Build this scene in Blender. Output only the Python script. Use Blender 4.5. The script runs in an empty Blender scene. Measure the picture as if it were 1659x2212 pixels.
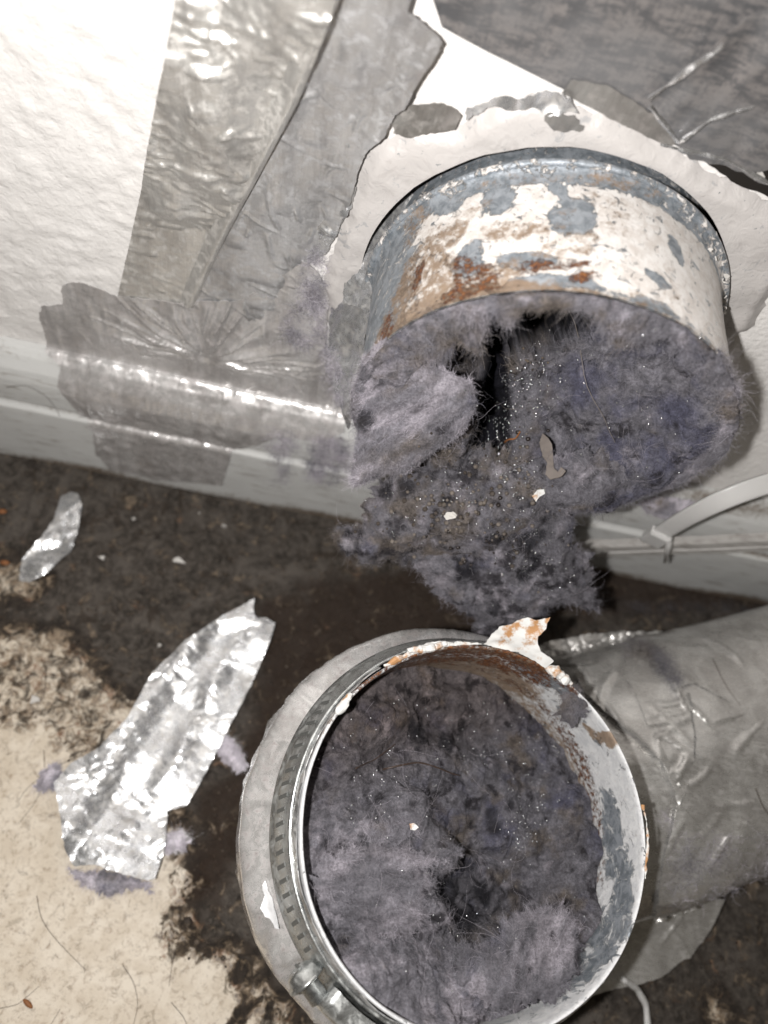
import bpy, math, random
import numpy as np
from mathutils import Matrix, Vector
from mathutils.geometry import delaunay_2d_cdt
rng = np.random.default_rng(7); random.seed(7)
SC = bpy.context.scene; COL = SC.collection
S = 0.01                                   # the code counts in centimetres, the scene is in metres

# ------------------------------------------------------------------ camera, world, lamp, exposure
CAM = np.array([-5.860, -17.623, 32.994])
PITCH, ROLL, YAW = 1.07498972, 0.395528496, 0.223549476
_f = np.array([math.sin(YAW)*math.cos(PITCH), math.cos(YAW)*math.cos(PITCH), -math.sin(PITCH)])
_r = np.array([math.cos(YAW), -math.sin(YAW), 0.0]); _u = np.cross(_r, _f)
AR = _r*math.cos(ROLL)+_u*math.sin(ROLL); AU = -_r*math.sin(ROLL)+_u*math.cos(ROLL); AF = _f
cd = bpy.data.cameras.new('camera'); cam = bpy.data.objects.new('camera', cd); COL.objects.link(cam)
cd.sensor_fit = 'HORIZONTAL'; cd.sensor_width = 36; cd.lens = 1700/1659*36
cd.clip_start = 0.01; cd.clip_end = 20
M = Matrix.Identity(4)
for i in range(3):
    M[i][0] = AR[i]; M[i][1] = AU[i]; M[i][2] = -AF[i]; M[i][3] = CAM[i]*S
cam.matrix_world = M; SC.camera = cam
cd.dof.use_dof = True; cd.dof.focus_distance = 0.225; cd.dof.aperture_fstop = 11.5

W = bpy.data.worlds.new('World'); SC.world = W; W.use_nodes = True
bg = W.node_tree.nodes['Background']; bg.inputs[0].default_value = (1.0, 0.88, 0.70, 1); bg.inputs[1].default_value = 0.08
ld = bpy.data.lights.new('phone_flash', 'POINT'); lo = bpy.data.objects.new('phone_flash', ld); COL.objects.link(lo)
lo.location = Vector((-8.7, -18.6, 33.6))*S
ld.energy = 4.1; ld.shadow_soft_size = 0.0028; ld.color = (1.0, 0.978, 0.95)
SC.view_settings.view_transform = 'Standard'; SC.view_settings.look = 'None'
SC.view_settings.exposure = 0.0; SC.view_settings.gamma = 1.0
SC.render.engine = 'CYCLES'

# ------------------------------------------------------------------ numeric helpers
def ray(x, y):
    return AR*(x-829.5)/1700.0 - AU*(y-1106.0)/1700.0 + AF
def on(x, y, ax, val):                     # where the sight line through a photo point meets an axis plane
    d = ray(x, y); return CAM + d*((val-CAM[ax])/d[ax])
def onwall(pts, y=0.0): return np.array([on(a, b, 1, y) for a, b in pts])
def onfloor(pts, z=0.0): return np.array([on(a, b, 2, z) for a, b in pts])
def onplane(a, b, p0, n):
    d = ray(a, b); return CAM + d*(np.dot(np.array(p0)-CAM, n)/np.dot(d, n))
def unit(v): return v/(np.linalg.norm(v, axis=-1, keepdims=True)+1e-12)

def _h(ix, iy, iz, seed):
    h = (ix.astype(np.int64)*374761393 + iy.astype(np.int64)*668265263 + iz.astype(np.int64)*2147483647 + seed*974634777) & 0xffffffff
    h = ((h ^ (h >> 13))*1274126177) & 0xffffffff
    h = ((h ^ (h >> 16))*2246822519) & 0xffffffff
    return ((h ^ (h >> 15)) & 0xffffff)/float(0xffffff)*2-1
def vn(P, seed=0):
    P = np.asarray(P, float); i = np.floor(P); f = P-i; f = f*f*f*(f*(f*6-15)+10); i = i.astype(np.int64)
    x, y, z = i[..., 0], i[..., 1], i[..., 2]; fx, fy, fz = f[..., 0], f[..., 1], f[..., 2]
    def L(a, b, t): return a+(b-a)*t
    c = lambda a, b, d: _h(x+a, y+b, z+d, seed)
    return L(L(L(c(0,0,0), c(1,0,0), fx), L(c(0,1,0), c(1,1,0), fx), fy), L(L(c(0,0,1), c(1,0,1), fx), L(c(0,1,1), c(1,1,1), fx), fy), fz)
def fbm(P, sc, oc=4, seed=0, gain=.5):
    P = np.asarray(P, float)*sc; r = 0; a = 1; t = 0
    for k in range(oc):
        r = r+a*vn(P+17.3*k, seed+k); t += a; a *= gain; P = P*2.03
    return r/t
def ridged(P, sc, oc=3, seed=0):
    P = np.asarray(P, float)*sc; r = 0; a = 1; t = 0
    for k in range(oc):
        r = r+a*(1-2*np.abs(vn(P+9.7*k, seed+k))); t += a; a *= .5; P = P*2.1
    return r/t
def p3(a, b, c=0.0): return np.stack([a, b, np.full_like(a, c)], -1)
def smooth(a, b, x):
    t = np.clip((x-a)/(b-a), 0, 1); return t*t*(3-2*t)
def crumple(q, sc, n=7, seed=1):           # facetted creases of crumpled foil
    g = np.random.default_rng(seed); h = 0
    w = q + .35/sc*np.stack([vn(p3(q[:, 0]*sc, q[:, 1]*sc, 3.1), seed), vn(p3(q[:, 0]*sc, q[:, 1]*sc, 8.2), seed+5)], -1)
    for k in range(n):
        a = g.uniform(0, math.pi); fr = sc*g.uniform(.5, 1.7)
        t = (w[:, 0]*math.cos(a)+w[:, 1]*math.sin(a))*fr+g.uniform(0, 9)
        h = h+np.abs((t % 1)-.5)*2/fr*sc*(.4+.6*(vn(p3(q[:, 0]*sc*.5, q[:, 1]*sc*.5, k*3.3), k)*.5+.5))
    return h/n*2-1
def creases(q, n, seed, w=.07, a=.09, ln=(.6, 2.2), ang=None, spread=.5, ctr=None):
    g = np.random.default_rng(seed); h = np.zeros(len(q)); lo = q.min(0); hi = q.max(0)
    q = q+.12*np.stack([fbm(p3(q[:, 0], q[:, 1]), .9, 3, seed+1), fbm(p3(q[:, 0], q[:, 1]), .9, 3, seed+2)], -1)
    for k in range(n):
        p = g.uniform(lo, hi) if ctr is None else np.array(ctr)+unit(g.normal(size=2))*g.uniform(.2, 1.6)
        th = (g.uniform(0, math.pi) if ang is None else ang+g.normal()*spread) if ctr is None else math.atan2(*(p-np.array(ctr))[::-1])+g.normal()*.12
        d = np.array([math.cos(th), math.sin(th)]); L = g.uniform(*ln); r = q-p; u = r@d; v = np.abs(r@np.array([-d[1], d[0]])+.04*u*u*g.normal())
        e = smooth(0, .3*L, u)*smooth(L, .6*L, u) if ctr is not None else smooth(L/2, .15*L, np.abs(u)); ww = w*g.uniform(.7, 1.6)
        h = np.maximum(h, e*g.uniform(.5, 1.2)*a*np.maximum(1-v/ww/1.5, 0)**1.3)
    return h
def inpoly(q, poly):
    x, y = q[:, 0], q[:, 1]; r = np.zeros(len(q), bool); n = len(poly)
    for i in range(n):
        (x1, y1), (x2, y2) = poly[i], poly[(i+1) % n]
        c = (y1 > y) != (y2 > y)
        r ^= c & (x < (x2-x1)*(y-y1)/((y2-y1) if y2 != y1 else 1e-9)+x1)
    return r
def edist(q, poly):
    d = np.full(len(q), 1e9); n = len(poly)
    for i in range(n):
        a = np.array(poly[i]); b = np.array(poly[(i+1) % n]); ab = b-a
        t = np.clip(((q-a)@ab)/(ab@ab+1e-12), 0, 1)
        d = np.minimum(d, np.hypot(*(q-a-t[:, None]*ab).T))
    return d
def sdist(q, poly): return np.where(inpoly(q, poly), 1, -1)*edist(q, poly)
def resample(poly, step, jag=0.0, seed=0):
    out = []; n = len(poly); g = np.random.default_rng(seed)
    for i in range(n):
        a = np.array(poly[i], float); b = np.array(poly[(i+1) % n], float); L = np.hypot(*(b-a)); k = max(1, int(round(L/step)))
        nn = np.array([-(b-a)[1], (b-a)[0]])/(L+1e-9)
        for j in range(k):
            p = a+(b-a)*j/k
            if jag: p = p+nn*jag*(g.normal()*.35+vn(np.array([[p[0]*2/jag*.06, p[1]*2/jag*.06, seed*1.7]]), 4)[0])
            out.append(p)
    return np.array(out)
def cdt(poly, step, hole=None, seed=0):
    g = np.random.default_rng(seed)
    mn = poly.min(0); mx = poly.max(0)
    X, Y = np.meshgrid(np.arange(mn[0], mx[0], step), np.arange(mn[1], mx[1], step*.87)); X = X+(np.arange(X.shape[0])[:, None] % 2)*step/2
    q = np.stack([X.ravel(), Y.ravel()], -1)+g.uniform(-.16, .16, (X.size, 2))*step
    keep = inpoly(q, poly) & (edist(q, poly) > step*.55)
    if hole is not None: keep &= (~inpoly(q, hole)) & (edist(q, hole) > step*.55)
    q = q[keep]
    pts = [Vector(p) for p in poly]; ed = [(i, (i+1) % len(poly)) for i in range(len(poly))]
    if hole is not None:
        o = len(pts); pts += [Vector(p) for p in hole]; ed += [(o+i, o+(i+1) % len(hole)) for i in range(len(hole))]
    pts += [Vector(p) for p in q]
    v, e, f, *_ = delaunay_2d_cdt(pts, ed, [], 0, 1e-6)
    v = np.array([(a[0], a[1]) for a in v]); f = np.array([t for t in f if len(t) == 3])
    c = v[f].mean(1); k = inpoly(c, poly)
    if hole is not None: k &= ~inpoly(c, hole)
    return v, f[k]
def vnormals(V, F):
    N = np.zeros_like(V)
    T = F if F.shape[1] == 3 else np.concatenate([F[:, [0, 1, 2]], F[:, [0, 2, 3]]])
    n = np.cross(V[T[:, 1]]-V[T[:, 0]], V[T[:, 2]]-V[T[:, 0]])
    for k in range(3): np.add.at(N, T[:, k], n)
    return unit(N)
def border(F):
    d = {}
    for t in F.tolist():
        for i in range(len(t)):
            a, b = t[i], t[(i+1) % len(t)]
            if (b, a) in d: del d[(b, a)]
            else: d[(a, b)] = 1
    return np.array(list(d.keys()), int).reshape(-1, 2)
def thicken(V, F, tf, tb):                 # closed sheet: front raised by tf, back sunk by tb along the normals
    N = vnormals(V, F); n = len(V); tf = np.broadcast_to(tf, (n,)); tb = np.broadcast_to(tb, (n,))
    V2 = np.concatenate([V+N*tf[:, None], V-N*tb[:, None]])
    e = border(F); ub = np.unique(e); mp = np.zeros(n, int); mp[ub] = np.arange(len(ub)); o1 = 2*n; o2 = 2*n+len(ub)     # own rim vertices: crisp cut edges
    V2 = np.concatenate([V2, V2[ub], V2[ub+n]]); a, b = mp[e[:, 0]], mp[e[:, 1]]
    return V2, F.tolist()+(F[:, ::-1]+n).tolist()+np.stack([b+o1, a+o1, a+o2, b+o2], -1).tolist(), N
def grid_faces(n, m, wrap=False):
    i, j = np.meshgrid(np.arange(n if wrap else n-1), np.arange(m-1), indexing='ij'); i2 = (i+1) % n
    return np.stack([i*m+j, i2*m+j, i2*m+j+1, i*m+j+1], -1).reshape(-1, 4)

# ------------------------------------------------------------------ object helpers
def mesh_np(name, V, F, base=(0, 0, 0), smooth_=True, col=None):
    me = bpy.data.meshes.new(name)
    V = (np.asarray(V, float)-np.array(base))*S
    if isinstance(F, list):
        sizes = np.array([len(f) for f in F], np.int32); flat = np.fromiter((i for f in F for i in f), np.int32, int(sizes.sum()))
    else:
        sizes = np.full(len(F), F.shape[1], np.int32); flat = F.astype(np.int32).ravel()
    me.vertices.add(len(V)); me.vertices.foreach_set('co', V.ravel())
    me.loops.add(len(flat)); me.loops.foreach_set('vertex_index', flat)
    me.polygons.add(len(sizes)); st = np.concatenate([[0], np.cumsum(sizes)[:-1]]).astype(np.int32)
    me.polygons.foreach_set('loop_start', st)
    try: me.polygons.foreach_set('loop_total', sizes)
    except Exception: pass
    me.polygons.foreach_set('use_smooth', np.full(len(sizes), bool(smooth_)))
    me.update(); me.validate()
    if col:
        for k, a in col.items():
            a = np.asarray(a, float)
            if a.ndim == 1:
                t = me.attributes.new(k, 'FLOAT', 'POINT'); t.data.foreach_set('value', a)
            else:
                t = me.attributes.new(k, 'FLOAT_COLOR', 'POINT'); t.data.foreach_set('color', np.concatenate([a, np.ones((len(a), 1))], 1).ravel())
    return me
BASE = {}
def tag(o, label=None, cat=None, group=None, kind=None):
    if label: o['label'] = label
    if cat: o['category'] = cat
    if group: o['group'] = group
    if kind: o['kind'] = kind
    return o
def thing(name, label, cat, base, group=None):
    o = bpy.data.objects.new(name, None); COL.objects.link(o); o.location = Vector(base)*S; o.empty_display_size = .01
    BASE[o.name] = np.array(base, float); return tag(o, label, cat, group)
def obj(name, V, F, mat, parent=None, base=None, smooth_=True, col=None):
    b = BASE[parent.name] if parent is not None else np.array(base if base is not None else (0, 0, 0), float)
    o = bpy.data.objects.new(name, mesh_np(name, V, F, b, smooth_, col)); COL.objects.link(o)
    o.data.materials.append(mat); BASE[o.name] = b
    if parent is not None: o.parent = parent
    else: o.location = Vector(b)*S
    return o
def tube(path, r, k=6, closed=False):
    P = np.asarray(path, float); n = len(P); r = np.broadcast_to(r, (n,))
    T = unit(np.gradient(P, axis=0)); A = np.cross(T, [0.31, 0.2, 0.93]); A = unit(A); B = np.cross(T, A)
    t = np.arange(k)*2*math.pi/k
    V = P[:, None]+r[:, None, None]*(np.cos(t)[None, :, None]*A[:, None]+np.sin(t)[None, :, None]*B[:, None])
    F = []
    for i in range(n-1):
        for j in range(k):
            F.append([i*k+j, i*k+(j+1) % k, (i+1)*k+(j+1) % k, (i+1)*k+j])
    F.append(list(range(k))[::-1]); F.append([(n-1)*k+j for j in range(k)])
    return V.reshape(-1, 3), F
def join(parts):
    V = []; F = []; o = 0
    for v, f in parts:
        V.append(v); F += [[i+o for i in t] for t in (f if isinstance(f, list) else f.tolist())]; o += len(v)
    return np.concatenate(V), F
def box(c, ax, ay, az, hx, hy, hz, bev=.0):
    c = np.array(c, float); ax, ay, az = [np.array(a, float) for a in (ax, ay, az)]
    b = bev; V = []; 
    for sz in (-1, 1):
        for zz, ins in (((hz, b), (hz-b, 0)) if sz > 0 else ((hz-b, 0), (hz, b)))[::1]:
            for sx, sy in ((-1, -1), (1, -1), (1, 1), (-1, 1)):
                V.append(c+ax*sx*(hx-ins)+ay*sy*(hy-ins)+az*sz*zz)
    # layers: 0 lower shoulder, 1 bottom, 2 top, 3 upper shoulder
    V = np.array(V); L = [[0, 1, 2, 3], [4, 5, 6, 7], [8, 9, 10, 11], [12, 13, 14, 15]]
    F = [L[1][::-1], L[2]]
    for a, d in ((L[1], L[0]), (L[0], L[3]), (L[3], L[2])):
        for i in range(4): F.append([a[i], a[(i+1) % 4], d[(i+1) % 4], d[i]])
    return V, F
ICO = None
def ico():
    global ICO
    if ICO is None:
        import bmesh
        bm = bmesh.new(); bmesh.ops.create_icosphere(bm, subdivisions=1, radius=1)
        ICO = (np.array([v.co[:] for v in bm.verts]), np.array([[v.index for v in f.verts] for f in bm.faces])); bm.free()
    return ICO

# ------------------------------------------------------------------ node helpers
class NT:
    def __init__(s, name, spec=.5):
        s.m = bpy.data.materials.new(name); s.m.use_nodes = True; s.t = s.m.node_tree
        s.b = s.t.nodes['Principled BSDF']; s.tc = s.n('ShaderNodeTexCoord')
        v = s.n('ShaderNodeVectorMath'); v.operation = 'SCALE'; v.inputs[3].default_value = 1/S
        s.t.links.new(s.tc.outputs['Object'], v.inputs[0]); s.co = v.outputs[0]
        s.b.inputs['Specular IOR Level'].default_value = spec
    def n(s, k): return s.t.nodes.new(k)
    def put(s, sock, v):
        if hasattr(v, 'links') or hasattr(v, 'is_linked'): s.t.links.new(v, sock)
        elif isinstance(v, (tuple, list)) and len(v) == 3 and sock.type == 'RGBA': sock.default_value = (*v, 1)
        else: sock.default_value = v
    def noise(s, sc, det=3, rough=.5, dist=0, co=None, col=False):
        x = s.n('ShaderNodeTexNoise'); x.inputs['Scale'].default_value = sc; x.inputs['Detail'].default_value = det
        x.inputs['Roughness'].default_value = rough; x.inputs['Distortion'].default_value = dist
        s.t.links.new(co or s.co, x.inputs['Vector']); return x.outputs['Color' if col else 'Fac']
    def vor(s, sc, feat='F1', co=None, out='Distance', rnd=1):
        x = s.n('ShaderNodeTexVoronoi'); x.feature = feat; x.inputs['Scale'].default_value = sc; x.inputs['Randomness'].default_value = rnd
        s.t.links.new(co or s.co, x.inputs['Vector']); return x.outputs[out]
    def stretch(s, v, rot=(0, 0, 0)):
        x = s.n('ShaderNodeMapping'); x.inputs['Scale'].default_value = v; x.inputs['Rotation'].default_value = rot
        s.t.links.new(s.co, x.inputs['Vector']); return x.outputs[0]
    def ramp(s, v, a, b, lo=0., hi=1.):
        x = s.n('ShaderNodeMapRange'); x.interpolation_type = 'SMOOTHSTEP'
        for k, q in zip((0, 1, 2, 3, 4), (v, a, b, lo, hi)): s.put(x.inputs[k], q)
        return x.outputs[0]
    def math(s, op, a, b=0.):
        x = s.n('ShaderNodeMath'); x.operation = op; s.put(x.inputs[0], a); s.put(x.inputs[1], b); return x.outputs[0]
    def mix(s, f, a, b, mode='MIX'):
        x = s.n('ShaderNodeMix'); x.data_type = 'RGBA'; x.blend_type = mode
        s.put(x.inputs[0], f); s.put(x.inputs[6], a); s.put(x.inputs[7], b); return x.outputs[2]
    def attr(s, nm, col=False):
        x = s.n('ShaderNodeAttribute'); x.attribute_name = nm; return x.outputs['Color' if col else 'Fac']
    def bump(s, h, st, dist, prev=None):
        x = s.n('ShaderNodeBump'); x.inputs['Strength'].default_value = st; x.inputs['Distance'].default_value = dist*S
        s.put(x.inputs['Height'], h)
        if prev is not None: s.t.links.new(prev, x.inputs['Normal'])
        return x.outputs[0]
    def out(s, col=None, rough=None, metal=None, nrm=None, **kw):
        for k, v in (('Base Color', col), ('Roughness', rough), ('Metallic', metal), ('Normal', nrm)):
            if v is not None: s.put(s.b.inputs[k], v)
        for k, v in kw.items(): s.put(s.b.inputs[k.replace('_', ' ')], v)
        return s.m
MAT = {}
# white painted plaster
t = NT('white_plaster', .4)
dirt = t.ramp(t.noise(7, 6, .7), .66, .74)
c = t.mix(t.noise(.6, 3), (.74, .715, .695), (.79, .77, .755)); c = t.mix(t.math('MULTIPLY', dirt, .35), c, (.3, .26, .23))
MAT['wall'] = t.out(c, .5, 0., t.bump(t.math('ADD', t.noise(6, 6, .62), t.math('MULTIPLY', t.vor(5, 'SMOOTH_F1'), .5)), .75, .05))
# thick paint / sealant
t = NT('sealant_paint', .5)
sm = t.ramp(t.noise(2.2, 5, .6, 1.5), .62, .66); chip = t.ramp(t.noise(4.5, 4, .6, .6), .685, .70)
c = t.mix(t.math('MULTIPLY', sm, .6), (.50, .475, .462), (.31, .315, .325)); c = t.mix(t.ramp(t.noise(1.1, 6, .7, 2.), .56, .62, 0, .35), c, (.37, .345, .335)); c = t.mix(chip, c, (.14, .16, .17))
MAT['sealant'] = t.out(c, t.mix(sm, (.42,)*3, (.3,)*3), 0., t.bump(t.noise(2.6, 5, .55, 1.2), .55, .06))
# painted wooden baseboard
t = NT('baseboard_paint', .4)
d = t.ramp(t.noise(1, 7, .65, .4, co=t.stretch((.7, 2, 4))), .52, .70)
e = t.ramp(t.math('ADD', t.attr('grime'), t.math('MULTIPLY', t.noise(5, 6, .7), .6)), .62, .95)
c = t.mix(t.math('MULTIPLY', d, .8), (.57, .57, .56), (.29, .265, .24)); c = t.mix(e, c, (.15, .115, .085))
MAT['baseboard'] = t.out(c, .5, 0., t.bump(t.noise(9, 5, .6, co=t.stretch((.4, 1, 1))), .4, .04))
# floor: beige sheet vinyl under a mat of black dirt (shape of the stain from the vertex mask)
t = NT('beige_vinyl_floor', .35)
n1 = t.noise(1.1, 8, .62, .3); n2 = t.noise(5, 7, .68); n3 = t.noise(22, 4, .7)
v = t.mix(t.ramp(n1, .35, .65), (.63, .56, .465), (.53, .455, .36)); v = t.mix(t.math('MULTIPLY', t.ramp(n2, .50, .68), .5), v, (.28, .21, .145))
v = t.mix(t.math('MULTIPLY', t.ramp(n3, .62, .72), .45), v, (.16, .11, .075))
msk = t.math('ADD', t.attr('stain'), t.math('MULTIPLY', t.math('SUBTRACT', t.ramp(t.noise(2.3, 10, .78, .6), .3, .7), .5), .9))
msk2 = t.math('ADD', t.attr('stain'), t.math('MULTIPLY', t.math('SUBTRACT', t.ramp(t.noise(1.5, 9, .70, .8), .3, .7), .5), 1.0))
halo = t.ramp(msk, .07, .58); blk = t.ramp(msk2, .34, .86)
n4 = t.noise(2.1, 9, .72, .5); deepm = t.ramp(t.attr('stain'), .86, 1.); brown = t.mix(t.ramp(n2, .32, .66), (.045, .027, .016), (.26, .19, .125)); black = t.mix(t.ramp(n4, .38, .62), (.018, .013, .010), (.05, .038, .029))
dusty = t.mix(t.ramp(n4, .35, .68), (.020, .0155, .012), (.092, .078, .066)); dusty = t.mix(t.ramp(t.noise(.55, 7, .7, .8), .48, .66, 0, .75), dusty, (.125, .108, .094)); dusty = t.mix(t.math('MULTIPLY', t.ramp(n2, .5, .68), .6), dusty, (.15, .13, .11)); dusty = t.mix(t.ramp(t.noise(.8, 6, .72, 1.), .56, .66, 0, .8), dusty, (.03, .02, .013)); black = t.mix(t.math('MULTIPLY', deepm, .9), black, dusty)
black = t.mix(t.math('MULTIPLY', t.ramp(n3, .66, .74), .6), black, (.22, .195, .17))
rustc = t.mix(n2, (.10, .035, .012), (.22, .085, .03)); brown = t.mix(t.ramp(t.noise(.9, 5, .7), .54, .62, 0, .7), brown, rustc); c = t.mix(t.math('MULTIPLY', halo, .9), v, brown); c = t.mix(blk, c, black)
dm = t.ramp(t.math('ADD', t.attr('damp'), t.math('MULTIPLY', t.math('SUBTRACT', n4, .5), 1.2)), .2, .9); c = t.mix(t.math('MULTIPLY', t.math('MULTIPLY', dm, blk), .85), c, t.mix(n2, (.010, .007, .005), (.042, .022, .012)))
h = t.math('ADD', t.math('MULTIPLY', blk, t.noise(9, 8, .75)), t.math('MULTIPLY', n3, .12))
MAT['floor'] = t.out(c, t.mix(dm, t.mix(blk, (.42,)*3, (.6,)*3), (.36,)*3), 0., t.bump(h, .9, .10))
# foils
def foil(name, base, rough, metal, bsc, bst, dust=(.30, .27, .25), dustamt=.5, streak=(1, 1, 1), rot=(0, 0, 0), dots=0., coat=0., bd=.05):
    t = NT(name)
    st = t.stretch(streak, rot); du = t.ramp(t.noise(3, 7, .7, .4, co=st), .40, .72)
    du = t.math('MULTIPLY', du, dustamt)
    sc_ = t.noise(4, 5, .7, .2, co=t.stretch((5*streak[0], 2, .5*streak[2]), rot)); c = t.mix(du, t.mix(t.ramp(sc_, .35, .65), tuple(x*.88 for x in base), base), dust)
    bigv = t.ramp(t.noise(.75, 4, .6, .8, co=t.stretch((1.1*streak[0], 1, .4*streak[2]), rot)), .36, .62); c = t.mix(bigv, t.mix(1., c, (.76, .75, .745), 'MULTIPLY'), c)  # broad darker bands painted in as reflections
    nb = t.bump(t.noise(bsc, 4, .55, .5, co=st), bst, bd)
    nb = t.bump(sc_, .08, .02, nb)
    if dots: nb = t.bump(t.ramp(t.vor(2.4, 'SMOOTH_F1', co=t.stretch((1, 1, .75))), .0, .55), dots, .13, nb)
    return t.out(c, t.ramp(du, 0, .6, rough, min(.75, rough+.3)), t.ramp(du, 0., .8, metal, metal*.35), nb, Coat_Weight=coat, Coat_Roughness=.15)
MAT['tape_bright'] = foil('bright_dimpled_foil_tape', (.80, .785, .755), .33, .70, 4.0, .3, (.42, .395, .37), .6)
MAT['tape_dark'] = foil('dusty_foil_tape', (.70, .70, .71), .31, .72, 3.0, .3, (.34, .335, .34), .6)
t = NT('scuffed_foil_tape', .5)
b1 = t.noise(1.6, 6, .7, .3, co=t.stretch((.6, 1, 2.4), (0, -.52, 0))); b2 = t.noise(1.4, 6, .72, .3, co=t.stretch((2.6, 1, .55), (0, -.45, 0))); b3 = t.noise(.35, 3, .6); b4 = t.noise(9, 5, .75)
br = t.ramp(t.math('MULTIPLY', t.ramp(b1, .30, .70), t.math('MULTIPLY', t.ramp(b2, .18, .62), t.ramp(b4, .15, .7))), .02, .5)
c = t.mix(br, (.095, .095, .10), (.215, .20, .195)); c = t.mix(t.ramp(b3, .42, .62, 0, .5), c, (.20, .20, .205))
MAT['tape_brush'] = t.out(c, .40, .35, t.bump(b4, .06, .02), Coat_Weight=.25, Coat_Roughness=.25)
MAT['tape_c'] = foil('baseboard_foil_tape', (.70, .685, .68), .29, .52, 2.5, .3, (.43, .40, .395), .8, coat=.5)
MAT['tape_grey'] = foil('smooth_grey_foil_tape', (.36, .35, .335), .42, .75, 1.2, .25, (.26, .235, .22), .6, streak=(1, 4, 1))
MAT['film'] = foil('silver_film_wrap', (.76, .75, .73), .27, .74, 1.0, .25, (.30, .275, .265), .5, streak=(1, 3, 1), coat=.5, bd=.05)
MAT['clear'] = foil('clear_packing_tape', (.82, .81, .80), .22, .62, 1.0, .5, (.27, .235, .23), .9, coat=.9, streak=(1.3, 1.3, .3), bd=.08)
MAT['foil'] = foil('crumpled_foil', (.80, .80, .81), .22, .88, 5, .35, (.62, .61, .60), .35, bd=.03)
MAT['foil_white'] = foil('white_silver_foil', (.62, .63, .65), .26, .75, 4.5, .3, (.50, .46, .40), .5, bd=.03)
MAT['foil_old'] = foil('weathered_foil_crust', (.62, .63, .64), .26, .85, 6, .5, (.5, .47, .44), .6, bd=.05)
MAT['clamp'] = foil('zinc_clamp_steel', (.60, .62, .62), .27, .9, 4, .2, (.42, .42, .40), .6)
MAT['slot'] = NT('dark_slot', .3).out((.17, .175, .17), .5, .6)
MAT['gap_black'] = NT('gap_shade_black', .5).out((.025, .022, .02), .35, .3)
# galvanised sheet with flaking paint
def galv(name, p1=(.76, .735, .715), p2=(.60, .555, .52), thr=3.4):
    t = NT(name, .5)
    nz = t.noise(3.2, 7, .66, .4); nf = t.noise(12, 5, .7); big = t.noise(1.2, 5, .6)
    zinc = t.mix(t.ramp(nz, .36, .64), (.20, .225, .25), (.40, .43, .47)); zinc = t.mix(t.math('MULTIPLY', t.ramp(nf, .56, .7), .4), zinc, (.52, .55, .60))
    paint = t.mix(t.ramp(t.noise(3.1, 6, .7, .5), .36, .64), p1, p2); paint = t.mix(t.math('MULTIPLY', t.ramp(nf, .55, .75), .4), paint, (.48, .41, .36))
    pm = t.ramp(t.math('ADD', t.attr('paint'), t.math('MULTIPLY', t.math('SUBTRACT', t.ramp(t.noise(thr, 10, .78, .7), .3, .7), .5), 1.0)), .40, .56)
    rm = t.ramp(t.math('ADD', t.attr('rust'), t.math('MULTIPLY', t.math('SUBTRACT', t.ramp(t.noise(5, 10, .82), .3, .7), .5), 1.4)), .45, .95)
    gm = t.ramp(t.math('ADD', t.attr('grime'), t.math('MULTIPLY', t.math('SUBTRACT', t.ramp(t.noise(4, 10, .78), .3, .7), .5), .85)), .22, .80)
    c = t.mix(pm, zinc, paint)
    gr = t.mix(nz, (.11, .07, .045), (.34, .235, .15)); c = t.mix(t.math('MULTIPLY', gm, .92), c, gr)
    ru = t.mix(t.ramp(nf, .38, .66), (.06, .018, .009), (.27, .105, .03)); c = t.mix(rm, c, ru)
    me = t.math('MULTIPLY', t.math('SUBTRACT', 1., pm), t.math('SUBTRACT', 1., t.math('MAXIMUM', rm, gm)))
    h = t.math('ADD', t.math('MULTIPLY', pm, .6), t.math('MULTIPLY', nf, .35)); h = t.math('ADD', h, t.math('MULTIPLY', rm, .3))
    return t.out(c, t.ramp(me, 0, 1, .52, .42), t.math('MULTIPLY', me, .45), t.bump(h, 1.0, .06))
MAT['galv'] = galv('flaking_painted_galvanised_steel'); MAT['galv_blue'] = galv('bluish_white_coated_steel', (.70, .70, .705), (.54, .545, .56), 1.7)
# lint
def lintmat(name, spec=.15, sheen=.25):
    t = NT(name, spec); c = t.attr('Col', True)
    c = t.mix(t.ramp(t.noise(14, 5, .7), .3, .7), t.mix(.55, c, (.02, .018, .02)), c)
    return t.out(c, .95, 0., t.bump(t.noise(16, 6, .75), 1., .09))
MAT['lint'] = lintmat('grey_lint')
t = NT('lint_fibre', .25); MAT['fibre'] = t.out(t.attr('Col', True), .75, 0.)
t = NT('water_bead', .8); MAT['drop'] = t.out((.75, .76, .78), .18, .9, None, Coat_Weight=1.0, Coat_Roughness=.02)
t = NT('dark_seed', .5); MAT['seed'] = t.out((.022, .016, .014), .3, 0.)
t = NT('paint_chip', .4); MAT['flake'] = t.out(t.mix(t.noise(5, 3), (.60, .585, .56), (.5, .47, .44)), .5, 0., t.bump(t.noise(9, 4), .4, .03))
t = NT('white_paper', .3); MAT['paper'] = t.out(t.mix(t.math('MULTIPLY', t.ramp(t.noise(1.3, 5, .65), .50, .62), .9), (.66, .655, .64), (.40, .18, .045)), .5, 0., t.bump(t.noise(5, 5), .5, .05))
t = NT('white_torn_tape', .5); MAT['white'] = t.out((.55, .55, .56), .35, 0., t.bump(t.noise(3, 4), .5, .06))
t = NT('stray_hair', .4); MAT['hair'] = t.out((.05, .032, .024), .4, 0.)
t = NT('pale_thread', .3); MAT['thread'] = t.out((.19, .165, .15), .5, 0.)
t = NT('translucent_nylon', .5); MAT['nylon'] = t.out((.86, .85, .84), .34, 0., t.bump(t.noise(2, 3), .15, .03), Transmission_Weight=.45, Subsurface_Weight=.25, Subsurface_Radius=(.004, .004, .004))
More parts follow.
